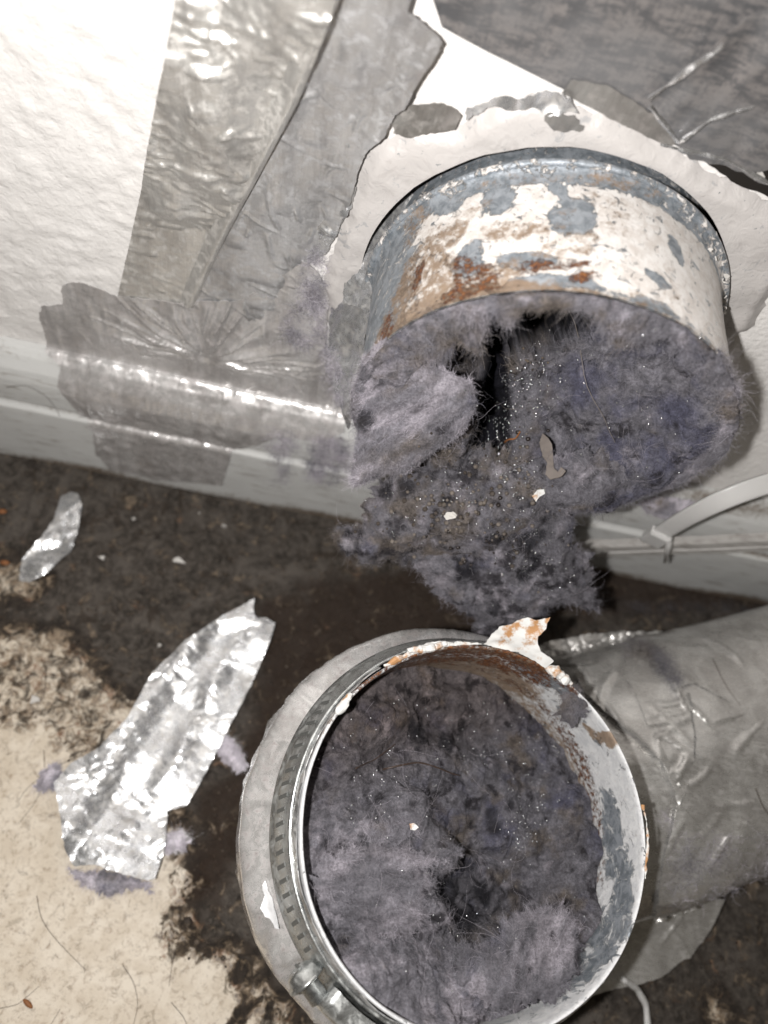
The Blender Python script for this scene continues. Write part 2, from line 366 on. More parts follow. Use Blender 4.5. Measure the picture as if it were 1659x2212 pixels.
t = NT('grey_vinyl_trim', .4); MAT['trim'] = t.out(t.mix(t.ramp(t.noise(2, 6, .65, co=t.stretch((.6, 2, 2))), .45, .7), (.40, .385, .37), (.27, .25, .235)), .45, 0., t.bump(t.noise(8, 4), .3, .03))
t = NT('brown_bark_bit', .3); MAT['twig'] = t.out(t.mix(t.noise(9, 4), (.16, .06, .025), (.30, .13, .05)), .6, 0.)
t = NT('grit', .3); MAT['grit'] = t.out(t.mix(t.ramp(t.noise(3, 4), .4, .7), (.035, .027, .022), (.14, .11, .085)), .8, 0.)
t = NT('brown_grey_crust', .3); MAT['crust'] = t.out(t.mix(t.ramp(t.noise(2, 3), .4, .6), (.06, .048, .04), (.17, .145, .125)), .8, 0., t.bump(t.noise(12, 4), .8, .04))
MAT['cavity'] = NT('dark_cavity', .1).out((.03, .026, .022), .9, 0.)

# ------------------------------------------------------------------ lint fibres
LAV = np.array([.228, .212, .236]); GREY = np.array([.126, .121, .136]); BLUE = np.array([.066, .066, .098]); BRN = np.array([.112, .095, .084]); DARK = np.array([.020, .018, .021])
def lintcol(P, a=1., blue=.3, brown=.25, dark=.2, pale=.2, seed=0):
    P = np.asarray(P); c = np.broadcast_to(GREY, P.shape).copy()
    def m(w): return np.clip(w, 0, 1)[:, None]
    f1 = fbm(P, .9, 5, seed+1, .62); f2 = fbm(P, 1.1, 5, seed+11, .62); f3 = fbm(P, 2.1, 4, seed+21, .65); f4 = fbm(P, 1.5, 5, seed+31, .68)
    w = m(smooth(.25-blue*1.1, .95-blue*1.1, f1))*.9; c = c*(1-w)+BLUE*w
    w = m(smooth(.35-brown, .90-brown, f2)); c = c*(1-w)+BRN*w
    w = m(smooth(.42-pale*1.2, .85-pale*1.2, f4)); c = c*(1-w)+LAV*w
    w = m(smooth(.38-dark, .66-dark, f3))*.92; c = c*(1-w)+DARK*w
    return c*a*1.68*(1+.6*fbm(P, 5.5, 3, seed+41))[:, None]
def fibres(name, V, F, n, parent, length=(.25, .7), lift=.35, curl=.6, rad=.0035, weight=None, colf=None, flow=None, kind='stuff', bright=(.5, 1.4), seed=3, pts=6):
    g = np.random.default_rng(seed); lift *= .5; curl *= 1.25; rad *= .85; n = int(n*1.0); length = (length[0]*.4, length[1]*.45)
    F = np.array([t for t in (F if isinstance(F, list) else F.tolist())], dtype=object) if isinstance(F, list) and len(set(map(len, F))) > 1 else np.asarray(F)
    if F.dtype == object:
        T = np.array([x for t in F for x in ((t[0], t[1], t[2]),)+(((t[0], t[2], t[3]),) if len(t) == 4 else ())])
    else:
        T = F if F.shape[1] == 3 else np.concatenate([F[:, [0, 1, 2]], F[:, [0, 2, 3]]])
    nn = np.cross(V[T[:, 1]]-V[T[:, 0]], V[T[:, 2]]-V[T[:, 0]]); ar = np.linalg.norm(nn, axis=1)
    w = ar.copy()
    if weight is not None: w = w*weight(V[T].mean(1))
    k = g.choice(len(T), n, p=w/w.sum()); b = g.dirichlet((1, 1, 1), n)
    P = (V[T[k]]*b[:, :, None]).sum(1); N = unit(nn[k])
    R = g.normal(size=(n, 3)); tan = unit(R-(R*N).sum(1)[:, None]*N)
    fl = np.stack([fbm(P, .8, 3, 301+k) for k in range(3)], -1)*3.2; tan = unit(tan*.75+fl-(fl*N).sum(1)[:, None]*N)
    if flow is not None: tan = unit(tan+flow)
    lg = g.random(n) < .16
    D = unit(tan+N*(lift*np.abs(g.normal(size=n))*np.where(lg, .5, 1)+.05)[:, None])
    L = g.uniform(*length, n)*np.where(lg, 2.6, 1)
    st = (L/(pts-1))[:, None]; out = np.empty((n, pts, 3)); out[:, 0] = P-N*.02; cv = g.normal(size=(n, 3))*curl
    for j in range(1, pts):
        out[:, j] = out[:, j-1]+D*st; D = unit(D+cv*.35+g.normal(size=(n, 3))*curl*.45)
    c = colf(P)*g.uniform(*bright, n)[:, None]
    return curves(name, out, rad, c, parent, kind)
def curves(name, out, rad, c, parent, kind='stuff', mat='fibre'):
    n, pts, _ = out.shape
    cu = bpy.data.hair_curves.new(name); cu.add_curves([pts]*n)
    cu.attributes['position'].data.foreach_set('vector', ((out-BASE[parent.name])*S).astype(np.float32).ravel())
    ra = cu.attributes.get('radius') or cu.attributes.new('radius', 'FLOAT', 'POINT')
    rr = np.broadcast_to(rad*np.linspace(1, .45, pts)*S, (n, pts)); ra.data.foreach_set('value', rr.astype(np.float32).ravel())
    a = cu.attributes.new('Col', 'FLOAT_COLOR', 'CURVE'); a.data.foreach_set('color', np.concatenate([np.clip(c, 0, 1), np.ones((n, 1))], 1).astype(np.float32).ravel())
    o = bpy.data.objects.new(name, cu); COL.objects.link(o); cu.materials.append(MAT[mat]); o.parent = parent; BASE[o.name] = BASE[parent.name]
    if kind: o['kind'] = kind
    return o
def beads(name, P, r, mat, parent, squash=1.):
    v, f = ico(); n = len(P); r = np.broadcast_to(r, (n,))
    V = (P[:, None]+v[None]*r[:, None, None]).reshape(-1, 3); F = (f[None]+(np.arange(n)*len(v))[:, None, None]).reshape(-1, 3)
    o = obj(name, V, F, mat, parent); o['kind'] = 'stuff'; return o
def pick(V, T, n, g, weight=None):
    nn = np.cross(V[T[:, 1]]-V[T[:, 0]], V[T[:, 2]]-V[T[:, 0]]); w = np.linalg.norm(nn, axis=1)
    if weight is not None: w = w*weight(V[T].mean(1))
    k = g.choice(len(T), n, p=w/w.sum()); b = g.dirichlet((1, 1, 1), n)
    return (V[T[k]]*b[:, :, None]).sum(1), unit(nn[k])
class PlaneMap:                            # 2-D frame on a plane in the room; photo outline -> plane coordinates
    def __init__(s, p0, n, up=(0, 0, 1)):
        s.p = np.array(p0, float); s.n = unit(np.array(n, float)); s.a = unit(np.cross(np.array(up, float), s.n)); s.b = np.cross(s.n, s.a)
    def q(s, pts):
        X = np.array([onplane(a, b, s.p, s.n) for a, b in pts])-s.p; return np.stack([X@s.a, X@s.b], -1)
    def w(s, q): return s.p+q[:, :1]*s.a+q[:, 1:2]*s.b
def felt(V, grain=None):
    if grain is not None: gr_ = unit(np.array(grain, float)); V = V-gr_*((V@gr_)*.72)[:, None]
    return .19*ridged(V, 1.25, 4, 51)+.11*fbm(V, 2.6, 4, 52)+.06*ridged(V, 4.2, 3, 53)
def spots(P, pts, c, col=(.012, .012, .016)):
    for X, r in pts:
        w = smooth(r*1.15, r*.55, np.linalg.norm((P-X)*np.array([1.35, 1, .75]), axis=1)+.85*r*fbm(P, 2.6, 4, 88))[:, None]*.8; c = c*(1-w)+np.array(col)*w
    return c
def lintpad(name, parent, pm, outline, thick=.5, step=.075, jag=.25, bend=None, back=.3, seed=0, colkw={}, nf=6000, fk={}, disp=.16, curve=1.0, grain=None, dark_spots=()):
    poly = resample(pm.q(outline), step, jag, seed); q, F = cdt(poly, step, seed=seed)
    d = edist(q, poly); e = np.clip(d/(thick*curve*1.4+.01), 0, 1); dome = np.sqrt(np.clip(e*(2-e), 0, 1))
    V = pm.w(q)
    if bend is not None: V = V+pm.n*bend(q)[:, None]
    step_ = step; h = thick*dome*(.75+.45*fbm(V, .8, 3, seed+3))+(disp*1.1*fbm(V, 1.5, 4, seed+5)+felt(V, grain)*min(1.5, disp/.14))*e
    V2, F2, N = thicken(V, F, h, back*dome+.01)
    dark_spots_w = [(pm.w(pm.q([(x_, y_)]))[0]+pm.n*thick*.6, r_) for x_, y_, r_ in dark_spots]  # dark spots set a little above the pad plane
    colf = lambda P: spots(P, dark_spots_w, lintcol(P if grain is None else P-unit(np.array(grain, float))*((P@unit(np.array(grain, float)))*.6)[:, None], seed=seed, **colkw))
    o = obj(name, V2, F2, MAT['lint'], parent, col={'Col': colf(V2)})
    Ff = F; Vf = V2[:len(V)]
    fibres(name.replace('_body', '')+'_fuzz' if 'fuzz' not in name else name, V2, np.concatenate([F, F[:, ::-1]+len(V)]) if fk.get('both') else F, nf, parent, colf=colf, seed=seed+40, **{k: v for k, v in fk.items() if k != 'both'})
    # frayed rim
    e = border(F); g = np.random.default_rng(seed+77); k = g.integers(0, len(e), max(60, nf//9)); P = V2[e[k, 0]]*.5+V2[e[k, 1]]*.5
    cen = V.mean(0); 
    t = V[e[k, 1]]-V[e[k, 0]]; od = unit(np.cross(t, N[e[k, 0]])); n = len(k)
    D = unit(od+g.normal(size=(n, 3))*.7); L = g.uniform(.04, .19, n)*(1+1.6*(g.random(n) < .06)); out = np.empty((n, 6, 3)); out[:, 0] = P-od*.06; cv = g.normal(size=(n, 3))*.4
    for j in range(1, 6): out[:, j] = out[:, j-1]+D*(L/5)[:, None]; D = unit(D+cv*.4+g.normal(size=(n, 3))*.3)
    curves('frayed_edge', out, .003, colf(P)*g.uniform(.8, 1.6, n)[:, None], parent)
    return o, V2, F, N
#BODY

# ================================================================== SETTING
R0 = 5.1; ZC = 15.51; LM = 4.66            # wall pipe: radius, height of axis, length out of the wall
PIPE0 = np.array([0.02, 0.0, ZC])
def nonuni(lo, hi, step, far):
    a = np.arange(lo, hi+step*.5, step); k = np.array([1.06, 1.3, 2., 4.])
    return np.concatenate([lo-(far*(k[::-1]-1)/3), a, hi+(far*(k-1)/3)])
# wall with the hole for the pipe
xs = nonuni(-24, 20, .13, 60); zs = np.concatenate([np.arange(0, 28, .13), [30, 36, 50, 80]])
X, Z = np.meshgrid(xs, zs, indexing='ij'); V = np.stack([X.ravel(), 0*X.ravel(), Z.ravel()], -1)
P = V*np.array([1, 1, 1.])
pl = fbm(P, 1.7, 5, 2, .6); rel = smooth(-.12, .10, pl)*.7+.45*ridged(P*np.array([1, 1, 1.5]), .8, 4, 5)*.5+.35*fbm(P, 4., 3, 9)
amp = .062*smooth(-3, -9, V[:, 0])+.010
V[:, 1] -= rel*amp-.02
F = grid_faces(len(xs), len(zs)); c = V[F].mean(1)
F = F[np.hypot(c[:, 0]-PIPE0[0], c[:, 2]-ZC) > R0+.42]
o = obj('wall', V, F, MAT['wall']); tag(o, 'rough white painted wall', None, None, 'structure')
th = np.linspace(0, 2*math.pi, 97)[:-1]
def ringpts(r, y): return np.stack([PIPE0[0]+r*np.cos(th), np.full_like(th, y), ZC+r*np.sin(th)], -1)
prof = [(R0+.62, .06), (R0+.60, 3.), (R0-.3, 3.05)]
V = np.stack([ringpts(*a) for a in prof], 1).reshape(-1, 3)
w = bpy.data.objects['wall']
o = obj('hole_lining', V, grid_faces(96, 3, True), MAT['cavity'], w)
# floor
xs = nonuni(-23, 22, .14, 80); ys = np.concatenate([[-90, -60, -40, -31], np.arange(-28, .2, .14)])
X, Y = np.meshgrid(xs, ys, indexing='ij'); V = np.stack([X.ravel(), Y.ravel(), 0*X.ravel()], -1)
clean = [[(-90, 1545), (60, 1560), (110, 1575), (160, 1630), (190, 1660), (260, 1720), (330, 1800), (385, 1860), (385, 1950), (368, 2045), (430, 2065), (490, 2065), (520, 2110), (560, 2170), (640, 2300), (640, 2500), (-90, 2500)]]
half = [[(-90, 1360), (60, 1350), (150, 1375), (190, 1440), (240, 1480), (310, 1515), (330, 1560), (280, 1610), (190, 1640), (-90, 1580)], [(-90, 1205), (20, 1215), (100, 1255), (60, 1290), (-90, 1285)], [(150, 1560), (300, 1600), (420, 1860), (400, 2060), (560, 2090), (700, 2400), (200, 2400)],
        [(1500, 2120), (1560, 2100), (1620, 2200), (1570, 2300), (1480, 2260)], [(640, 1400), (720, 1390), (760, 1440), (690, 1500), (640, 1450)]]
q = V[:, :2]
s1 = np.max([sdist(q, [tuple(p[:2]) for p in onfloor(c)]) for c in clean], 0)
s2 = np.max([sdist(q, [tuple(p[:2]) for p in onfloor(c)]) for c in half], 0)
wob = .55*fbm(V, .8, 4, 91); s1 = s1+wob; s2 = s2+wob; s3 = np.max([sdist(q, [tuple(p[:2]) for p in onfloor(c)]) for c in half[3:]], 0)+wob; s2 = np.where(s3 >= s2-1e-6, s3-.8, s2); stain = 1-np.maximum(smooth(-.7, .9, s1)*1.05, .66*smooth(-.9, .7, s2))
crack = resample([tuple(p[:2]) for p in onfloor([(520, 2065), (505, 2110), (530, 2160), (500, 2212), (520, 2212), (545, 2165), (525, 2110), (540, 2070)])], .3)
stain = np.maximum(stain, .95*smooth(.30, .0, edist(q, crack)))
stain = np.where(V[:, 1] < -27, .25, stain); damp = smooth(-.8, 1.2, sdist(q, [tuple(p[:2]) for p in onfloor([(540, 1300), (700, 1245), (1000, 1190), (1320, 1200), (1659, 1290), (1659, 1330), (1300, 1330), (1000, 1420), (760, 1500), (620, 1640), (540, 1860), (470, 1960), (400, 1930), (440, 1740), (560, 1450)])])+.9*fbm(V, .7, 4, 95))
V[:, 2] += .05*stain*(fbm(V, 1.8, 5, 4)+.5*ridged(V, 3.1, 3, 6))
V[:, 2] -= .03
floor = obj('floor', V, grid_faces(len(xs), len(ys)), MAT['floor'], col={'stain': stain, 'damp': damp}); tag(floor, 'stained beige vinyl floor', None, None, 'structure')
# baseboard: moulded profile along the wall
BP = np.array([(0, 7.40), (-.22, 7.36), (-.50, 7.10), (-.80, 6.60), (-.96, 6.0), (-1.0, 5.4), (-.99, 4.66), (-.90, 4.58), (-.88, 4.38), (-.96, 4.28), (-1.08, 4.2), (-1.1, 3.4), (-1.1, 0.0)])
BS = np.concatenate([[0], np.cumsum(np.hypot(*np.diff(BP, axis=0).T))])
def prof_at(s):                            # arc length below the wall/board crack -> (y, z)
    s = np.asarray(s, float)
    y = np.where(s < 0, 0., np.interp(s, BS, BP[:, 0])); z = np.where(s < 0, 7.4-s, np.interp(s, BS, BP[:, 1])); return y, z
def onprof(x, y):                          # photo point -> (x, s) on wall + baseboard
    d = ray(x, y); best = None
    W0 = CAM + d*(-CAM[1]/d[1])
    if W0[2] >= 7.4: return (W0[0], 7.4-W0[2])
    for i in range(len(BP)-1):
        (y0, z0), (y1, z1) = BP[i], BP[i+1]; n = np.array([0, -(z1-z0), (y1-y0)])
        den = d@n
        if abs(den) < 1e-9: continue
        k = (np.array([0, y0, z0])-CAM)@n/den; Q = CAM+k*d; u = ((Q[1]-y0)*(y1-y0)+(Q[2]-z0)*(z1-z0))/((y1-y0)**2+(z1-z0)**2)
        if -1e-6 <= u <= 1+1e-6 and (best is None or k < best[0]): best = (k, Q[0], BS[i]+u*(BS[i+1]-BS[i]))
    return best[1:] if best else (W0[0], 7.4-W0[2])
xs = np.concatenate([[-80, -50, -30], np.arange(-24, 22, .25), [30, 60, 80]])
ss = np.unique(np.concatenate([BS, np.arange(.05, BS[-1], .16)])); yy, zz = prof_at(ss)
V = np.stack([np.repeat(xs, len(ss)), np.tile(yy, len(xs)), np.tile(zz, len(xs))], -1)
V[:, 1] -= .025*fbm(V, .9, 4, 3)*(np.tile(ss, len(xs)) > .1)
gr = np.tile(smooth(.9, .0, np.abs(ss-.5))*.28+smooth(.35, 0, np.abs(ss-BS[8]))*.35+smooth(1.2, 0, BS[-1]-ss)*.55, len(xs))  # grime, plus the floor-line gap shadow painted along the bottom
gr = np.clip(gr+.25*fbm(V, .25, 3, 8)+.10*smooth(1, 10, V[:, 0]), 0, 1)  # browner to the right, also serving as the hanging lint's shadow
bb = obj('baseboard', V, grid_faces(len(xs), len(ss)), MAT['baseboard'], col={'grime': gr}); tag(bb, 'dirty white moulded baseboard', None, None, 'structure')  # grime here also carries the painted gap shadow and lint shadow

# ================================================================== TAPES, SEALANT ON THE WALL
GT = 'foil tape strips stuck on the wall'
def wallsheet(name, label, cat, outline, mat, off=.05, step=.16, jag=.0, disp=None, group=None, prof=False, seed=0, thick=.02, hole=None, parent=None):
    if prof: P2 = np.array([onprof(a, b) for a, b in outline])
    else: P2 = onwall(outline)[:, [0, 2]]*np.array([1, -1]); 
    poly = resample(P2, step, jag, seed)
    q, F = cdt(poly, step, hole, seed)
    y, z = prof_at(q[:, 1]) if prof else (0*q[:, 0], -q[:, 1])
    V = np.stack([q[:, 0], y, z], -1)
    N = vnormals(V, F)
    if N[:, 1].mean() > 0: F = F[:, ::-1]; N = -N
    h = np.maximum(off+(disp(q, V, edist(q, poly)) if disp is not None else 0), off*.55+.02)
    V = V+N*np.broadcast_to(h, (len(V),))[:, None]
    V2, F2, _ = thicken(V, F, 0, thick)
    base = V.mean(0); 
    o = obj(name, V2, F2, MAT[mat], parent, base=base)
    if parent is None: tag(o, label, cat, group)
    return o
# strip A: bright, dimpled
def dA(q, V, d):
    near = smooth(10.5, 18, V[:, 2]); wx = .5*vn(p3(q[:, 0]*.9, q[:, 1]*.9), 55); b = .6*vn(p3((q[:, 0]+wx)*1.1+q[:, 1]*.5, (q[:, 1]+wx)*2.9), 12)+.55*vn(p3(q[:, 0]*2.1+q[:, 1]*.8, q[:, 1]*4.6+wx), 13)
    dim = np.maximum(b-.05, 0)**1.1*.13+.022*vn(p3(q[:, 0]*4.2, q[:, 1]*5.5), 17)*np.abs(vn(p3(q[:, 0]*.9, q[:, 1]*.9), 19))*2
    cr_ = .05*smooth(.7, .1, d)*ridged(p3(q[:, 0]*.4, q[:, 1]*1.9), 1.2, 2, 15)
    return creases(q, 80, 5, .042, .062, (.3, 1.5), .45, .4)*(.3+.7*near)+dim*(.25+.75*near)+cr_+.75*fbm(V*np.array([1, 1, .6]), .5, 2, 18)*near+.075*np.maximum(V[:, 2]-14., 0)**1.25
wallsheet('foil_tape', 'long bright foil tape strip with dimples, running down beside the bare white wall', 'foil tape',
          [(430, -260), (800, -260), (735, -40), (700, 60), (640, 180), (555, 350), (480, 500), (404, 655), (330, 668), (255, 640), (300, 440), (345, 240), (385, 60)], 'tape_bright', .13, .06, .006, dA, GT)
# strip B: darker, beside A, lower end
def dB(q, V, d):
    return creases(q, 80, 6, .045, .075, (.4, 2.4), .9, .6)+.06*np.maximum(vn(p3(q[:, 0]*1.5, q[:, 1]*1.6), 33)-.1, 0)+.22*fbm(p3(q[:, 0]*.8, q[:, 1]*.4), .6, 2, 31)*smooth(0, .8, d)+.22*crumple(q, .75, 5, 3)*smooth(-2, 2, V[:, 0]+5.5)+.05*np.maximum(V[:, 2]-14.5, 0)**1.2
wallsheet('foil_tape', 'darker dusty foil tape strip with crumpled torn right edge, right of the dimpled strip', 'foil tape',
          [(720, -260), (960, -260), (890, -20), (962, 52), (945, 85), (905, 150), (880, 205), (860, 215), (835, 270), (800, 300), (778, 350), (760, 420), (735, 480), (700, 545), (650, 575), (615, 640), (600, 700), (480, 700), (395, 660), (480, 490), (560, 330), (650, 140)], 'tape_dark', .09, .065, .02, dB, GT, seed=4)
# ridge fold between A and B
a = onwall([(760, -160), (640, 165), (560, 330), (480, 490), (408, 650)]); n = 40
pth = np.stack([np.interp(np.linspace(0, 4, n), range(5), a[:, k]) for k in range(3)], -1); pth[:, 1] -= .16+.07*np.maximum(pth[:, 2]-14., 0)**1.25
sd = np.array([np.array([.97, 0, .2])*w_ for w_ in (-.34, -.12, .02, .18, .22)]); hh = [-.03, .05, .16, .10, -.04]
V = (pth[:, None]+sd[None]).reshape(-1, 3); V[:, 1] -= np.tile(hh, n)+.02*fbm(V, 1.1, 3, 7)
V2, F2, _ = thicken(V, grid_faces(n, 5)[:, ::-1], 0, .015); obj('folded_edge', V2, F2, MAT['tape_bright'], bpy.data.objects['foil_tape'])
# strip C: jagged, over the baseboard, with a puckered star of creases
cxs = np.array(onprof(445, 765))
def dC(q, V, d):
    r = np.hypot(*(q-cxs).T); a = np.arctan2(q[:, 1]-cxs[1], q[:, 0]-cxs[0])
    star = np.abs(((a*2.2+.5*np.sin(a*2)+.4*vn(p3(a*2, r*.6), 3)) % 1)-.5)*2
    fan = .34*star**1.5*smooth(.1, .8, r)*smooth(4.6, .8, r)*smooth(.6, -.3, q[:, 1]-cxs[1])
    low = .12*crumple(q, .8, 5, 9)*smooth(1.8, 3.2, q[:, 1]-0)
    return .6*fan+low+creases(q, 46, 7, .055, .13, (.8, 4.2), ctr=cxs)*smooth(.9, -.2, q[:, 1]-cxs[1])+creases(q, 80, 8, .045, .075, (.4, 2.2))*smooth(-8.5, -6, V[:, 0]-0*V[:, 0])+creases(q, 60, 9, .045, .05, (.3, 1.8))+.05*fbm(V, .9, 3, 4)+.03*ridged(V*np.array([1, 1, .3]), 2., 2, 8)-.06*smooth(.35, .05, r)
wallsheet('foil_tape', 'wide foil tape with jagged left end, creased like a star, bent over the baseboard', 'foil tape',
          [(92, 655), (138, 650), (136, 610), (160, 603), (190, 606), (240, 628), (275, 632), (330, 640), (420, 645), (520, 640), (610, 590), (655, 555), (690, 580), (712, 640), (705, 720), (705, 800), (740, 860), (745, 930), (690, 950), (600, 935), (500, 975), (480, 1045), (420, 1040), (330, 1030), (240, 1010), (208, 975), (200, 925), (165, 880), (128, 830), (135, 790), (100, 760), (100, 715), (88, 680)],
          'tape_c', .15, .065, .025, dC, GT, True, 6)
# strip D: upper right, scuffed
wallsheet('foil_tape', 'large dark scuffed foil tape sheet across the upper right wall with straight slanting edge', 'foil tape',
          [(850, -260), (1800, -260), (1800, 470), (1660, 420), (1590, 380), (1540, 350), (1440, 302), (1060, 112), (955, 55)], 'tape_brush', .05, .2, .0, lambda q, V, d: .04*fbm(V, .5, 3, 7)+.03*crumple(q, .4, 5, 7)*smooth(0, .6, d), GT, seed=8)
wallsheet('foil_tape', 'pale translucent tape band along the slanting lower edge of the scuffed upper sheet', 'clear tape',
          [(1235, 165), (1310, 178), (1400, 235), (1462, 262), (1475, 300), (1445, 312), (1340, 262), (1215, 196)], 'tape_grey', .10, .16, .03, lambda q, V, d: .03*fbm(V, .7, 3, 17), GT, seed=9)
def dE(q, V, d): return .10+.40*np.abs(crumple(q, .42, 5, 21))+.05*crumple(q, 1.4, 5, 23)
wallsheet('foil_tape', 'crumpled dark foil tape flap with bright torn creases at the right edge above the pipe', 'foil tape',
          [(1400, 200), (1425, 180), (1500, 130), (1550, 60), (1640, 10), (1800, 0), (1800, 380), (1690, 345), (1600, 352), (1530, 340), (1490, 330), (1465, 300), (1452, 268), (1430, 240)], 'tape_brush', .12, .14, .06, dE, GT, seed=10)
# bright curled lips of the torn creases
e0 = bpy.data.objects['foil_tape.005'] if 'foil_tape.005' in bpy.data.objects else None
for pts in ([(1402, 205), (1450, 262), (1462, 285), (1530, 235), (1625, 205)], [(1425, 285), (1475, 300), (1560, 318), (1659, 372)], [(1400, 190), (1470, 140), (1560, 70)]):
    a = onwall(pts); n = 30; pth = np.stack([np.interp(np.linspace(0, len(a)-1, n), range(len(a)), a[:, k]) for k in range(3)], -1)
    pth[:, 1] -= .42+.06*fbm(pth, 1.5, 2, 3); 
    obj('crease', *tube(pth, .025+.11*np.abs(fbm(pth, 1.5, 3, 5)), 5), MAT['foil'], e0, smooth_=False)
wallsheet('gap_shade', 'black sheet standing for the dark gap under the crumpled foil at the right edge above the white sealant', 'tape',
          [(1520, 335), (1600, 345), (1800, 350), (1800, 470), (1659, 415), (1590, 385)], 'gap_black', .21, .2, .03, None, None, seed=11)  # dark sheet in place of the shade inside the gap
# torn foil scraps round the sealant's upper rim
GS = 'torn foil scraps round the sealant collar'
def cr(a, s, k=5): return lambda q, V, d: a*2.6*crumple(q, s*.5, k, int(s*10)+k)+a*.4*fbm(V, 2, 3, 3)
wallsheet('foil_scrap', 'dull grey brown torn foil scrap at the left tip of the bare wall triangle', 'foil scrap', [(855, 222), (885, 212), (940, 207), (982, 212), (1000, 235), (985, 262), (930, 268), (880, 275), (850, 268)], 'tape_grey', .34, .1, .05, cr(.06, 1.5), GS, seed=12)
wallsheet('foil_scrap', 'shiny crinkled foil scrap above the middle of the sealant collar', 'foil scrap', [(1005, 222), (1060, 200), (1110, 188), (1180, 182), (1240, 198), (1250, 225), (1190, 225), (1110, 215), (1060, 222), (1010, 240)], 'foil_white', .36, .09, .06, cr(.16, 1.6), GS, seed=13)
wallsheet('foil_scrap', 'flat grey foil scrap hanging right of the shiny one over the sealant', 'foil scrap', [(1185, 225), (1245, 228), (1262, 255), (1258, 280), (1225, 285), (1200, 262), (1175, 240)], 'tape_grey', .36, .1, .05, cr(.05, 1.2), GS, seed=14)
for lb, po, sd_ in (('bright folded foil strip lying along the crumpled edge of the dark tape', [(682, 345), (735, 300), (800, 255), (850, 222), (868, 235), (835, 262), (800, 285), (760, 310), (722, 345), (700, 360)], 15),
                    ('narrow crinkled foil strip left of the sealant collar beside the lint', [(690, 480), (745, 400), (770, 395), (765, 430), (735, 480), (705, 540), (690, 530)], 16)):
    wallsheet('foil_scrap', lb, 'foil scrap', po, 'foil_white', .28, .09, .05, cr(.20, 1.8), GS, seed=sd_)
# sealant collar
out_ = [(700, 620), (708, 560), (728, 500), (762, 425), (785, 350), (805, 312), (840, 292), (880, 278), (985, 268), (1040, 240), (1100, 206), (1180, 205), (1240, 225), (1300, 238), (1440, 315), (1560, 375), (1600, 395), (1700, 455), (1720, 560), (1655, 640), (1630, 700), (1590, 722), (1560, 800), (1440, 860), (1100, 900), (860, 900), (770, 870), (735, 800), (712, 700)]
hl = np.stack([PIPE0[0]-.10+(R0+.30)*np.cos(-th), -(ZC+.07+(R0+.24)*np.sin(-th))], -1)
def dS(q, V, d): return .26*smooth(0, .35, d)+.07*fbm(V, 1.0, 4, 19)+.05*ridged(V, .9, 3, 20)*smooth(0, .4, d)
wallsheet('sealant_collar', 'thick uneven white sealant collar smeared on the wall round the steel pipe', 'sealant', out_, 'sealant', .04, .17, .10, dS, None, seed=15, thick=.3, hole=hl)

# ================================================================== WALL PIPE
pipe = thing('vent_pipe', 'rusty steel vent pipe with flaking white paint sticking out of the wall', 'pipe', (0.02, 0, ZC-R0))
nT, nL = 720, 130
ts = np.linspace(0, 2*math.pi, nT+1)[:-1]; Ls = np.concatenate([np.linspace(-2.5, 0, 12)[:-1], np.linspace(0, LM, nL)])
def pipe_r(t, L):
    r = R0+.0*t
    r = r-.16*smooth(.55, .35, L)+.13*np.exp(-((L-.62)/.16)**2)-.03*smooth(.8, 1.2, L)+.04*smooth(LM-.25, LM, L)
    return r+.035*fbm(np.stack([np.cos(t)*1.2, np.sin(t)*1.2, L*.4+0*t], -1), 1.3, 3, 5)*smooth(.8, 2, L)
TT, LL = np.meshgrid(ts, Ls, indexing='ij'); TT = TT.ravel(); LL = LL.ravel()
def pipe_xyz(t, L, dr=0.): 
    t, L = np.broadcast_arrays(np.asarray(t, float), np.asarray(L, float)); r = pipe_r(t, L)+dr; return np.stack([PIPE0[0]+.0215*L+r*np.cos(t), -L, ZC+r*np.sin(t)], -1)
def on_pipe(x, y):
    d = ray(x, y); o_ = CAM-np.array([PIPE0[0]+.05, 0, ZC]); a = d[0]**2+d[2]**2; b = 2*(o_[0]*d[0]+o_[2]*d[2]); c_ = o_[0]**2+o_[2]**2-R0**2
    k = (-b-math.sqrt(max(b*b-4*a*c_, 0)))/(2*a); Q = CAM+k*d
    return math.atan2(Q[2]-ZC, Q[0]-PIPE0[0]-.05), -Q[1]
def spot(x, y, rx, ry, rot=0):             # soft elliptical patch on the pipe skin; radii in cm round / along it
    t0, l0 = on_pipe(x, y); u = ((TT-t0+math.pi) % (2*math.pi)-math.pi)*R0; v = LL-l0
    Pn = np.stack([np.cos(TT)*R0, np.sin(TT)*R0, LL], -1); u = u+.25*fbm(Pn, 1.1, 4, 61); v = v+.25*fbm(Pn, 1.1, 4, 62)
    cu, su = math.cos(rot), math.sin(rot)
    return smooth(1.35, .65, np.hypot((u*cu+v*su)/rx, (-u*su+v*cu)/ry))
paint = .83*smooth(1.0, 1.25, LL)*np.ones_like(LL)
fl_ = smooth(1.5, .6, TT)*(TT < 3.2)*.28+.22; paint = np.where(LL < 1.0, np.maximum(paint, fl_+.25*fbm(np.stack([np.cos(TT)*5, np.sin(TT)*5, LL], -1), .6, 3, 8)), paint); paint = np.where(LL > LM-.2, .6, paint)
for s in ((960, 440, .55, .33, -.5), (1075, 425, .5, .5), (1240, 465, .55, .7, -.5), (1215, 405, .22, .35, .4), (1465, 540, .25, .55, .2), (1130, 560, .7, .3), (1010, 560, .4, .6), (1380, 660, 1.0, .25, .25), (1250, 612, .7, .2), (1150, 612, .9, .3), (1520, 480, .35, .5), (1420, 600, .4, .2)):
    paint = np.minimum(paint, 1-.95*spot(*s))
paint = np.minimum(paint, 1-.8*smooth(2.35, 2.75, TT)*(TT < 4.2)); rust = np.zeros_like(LL)
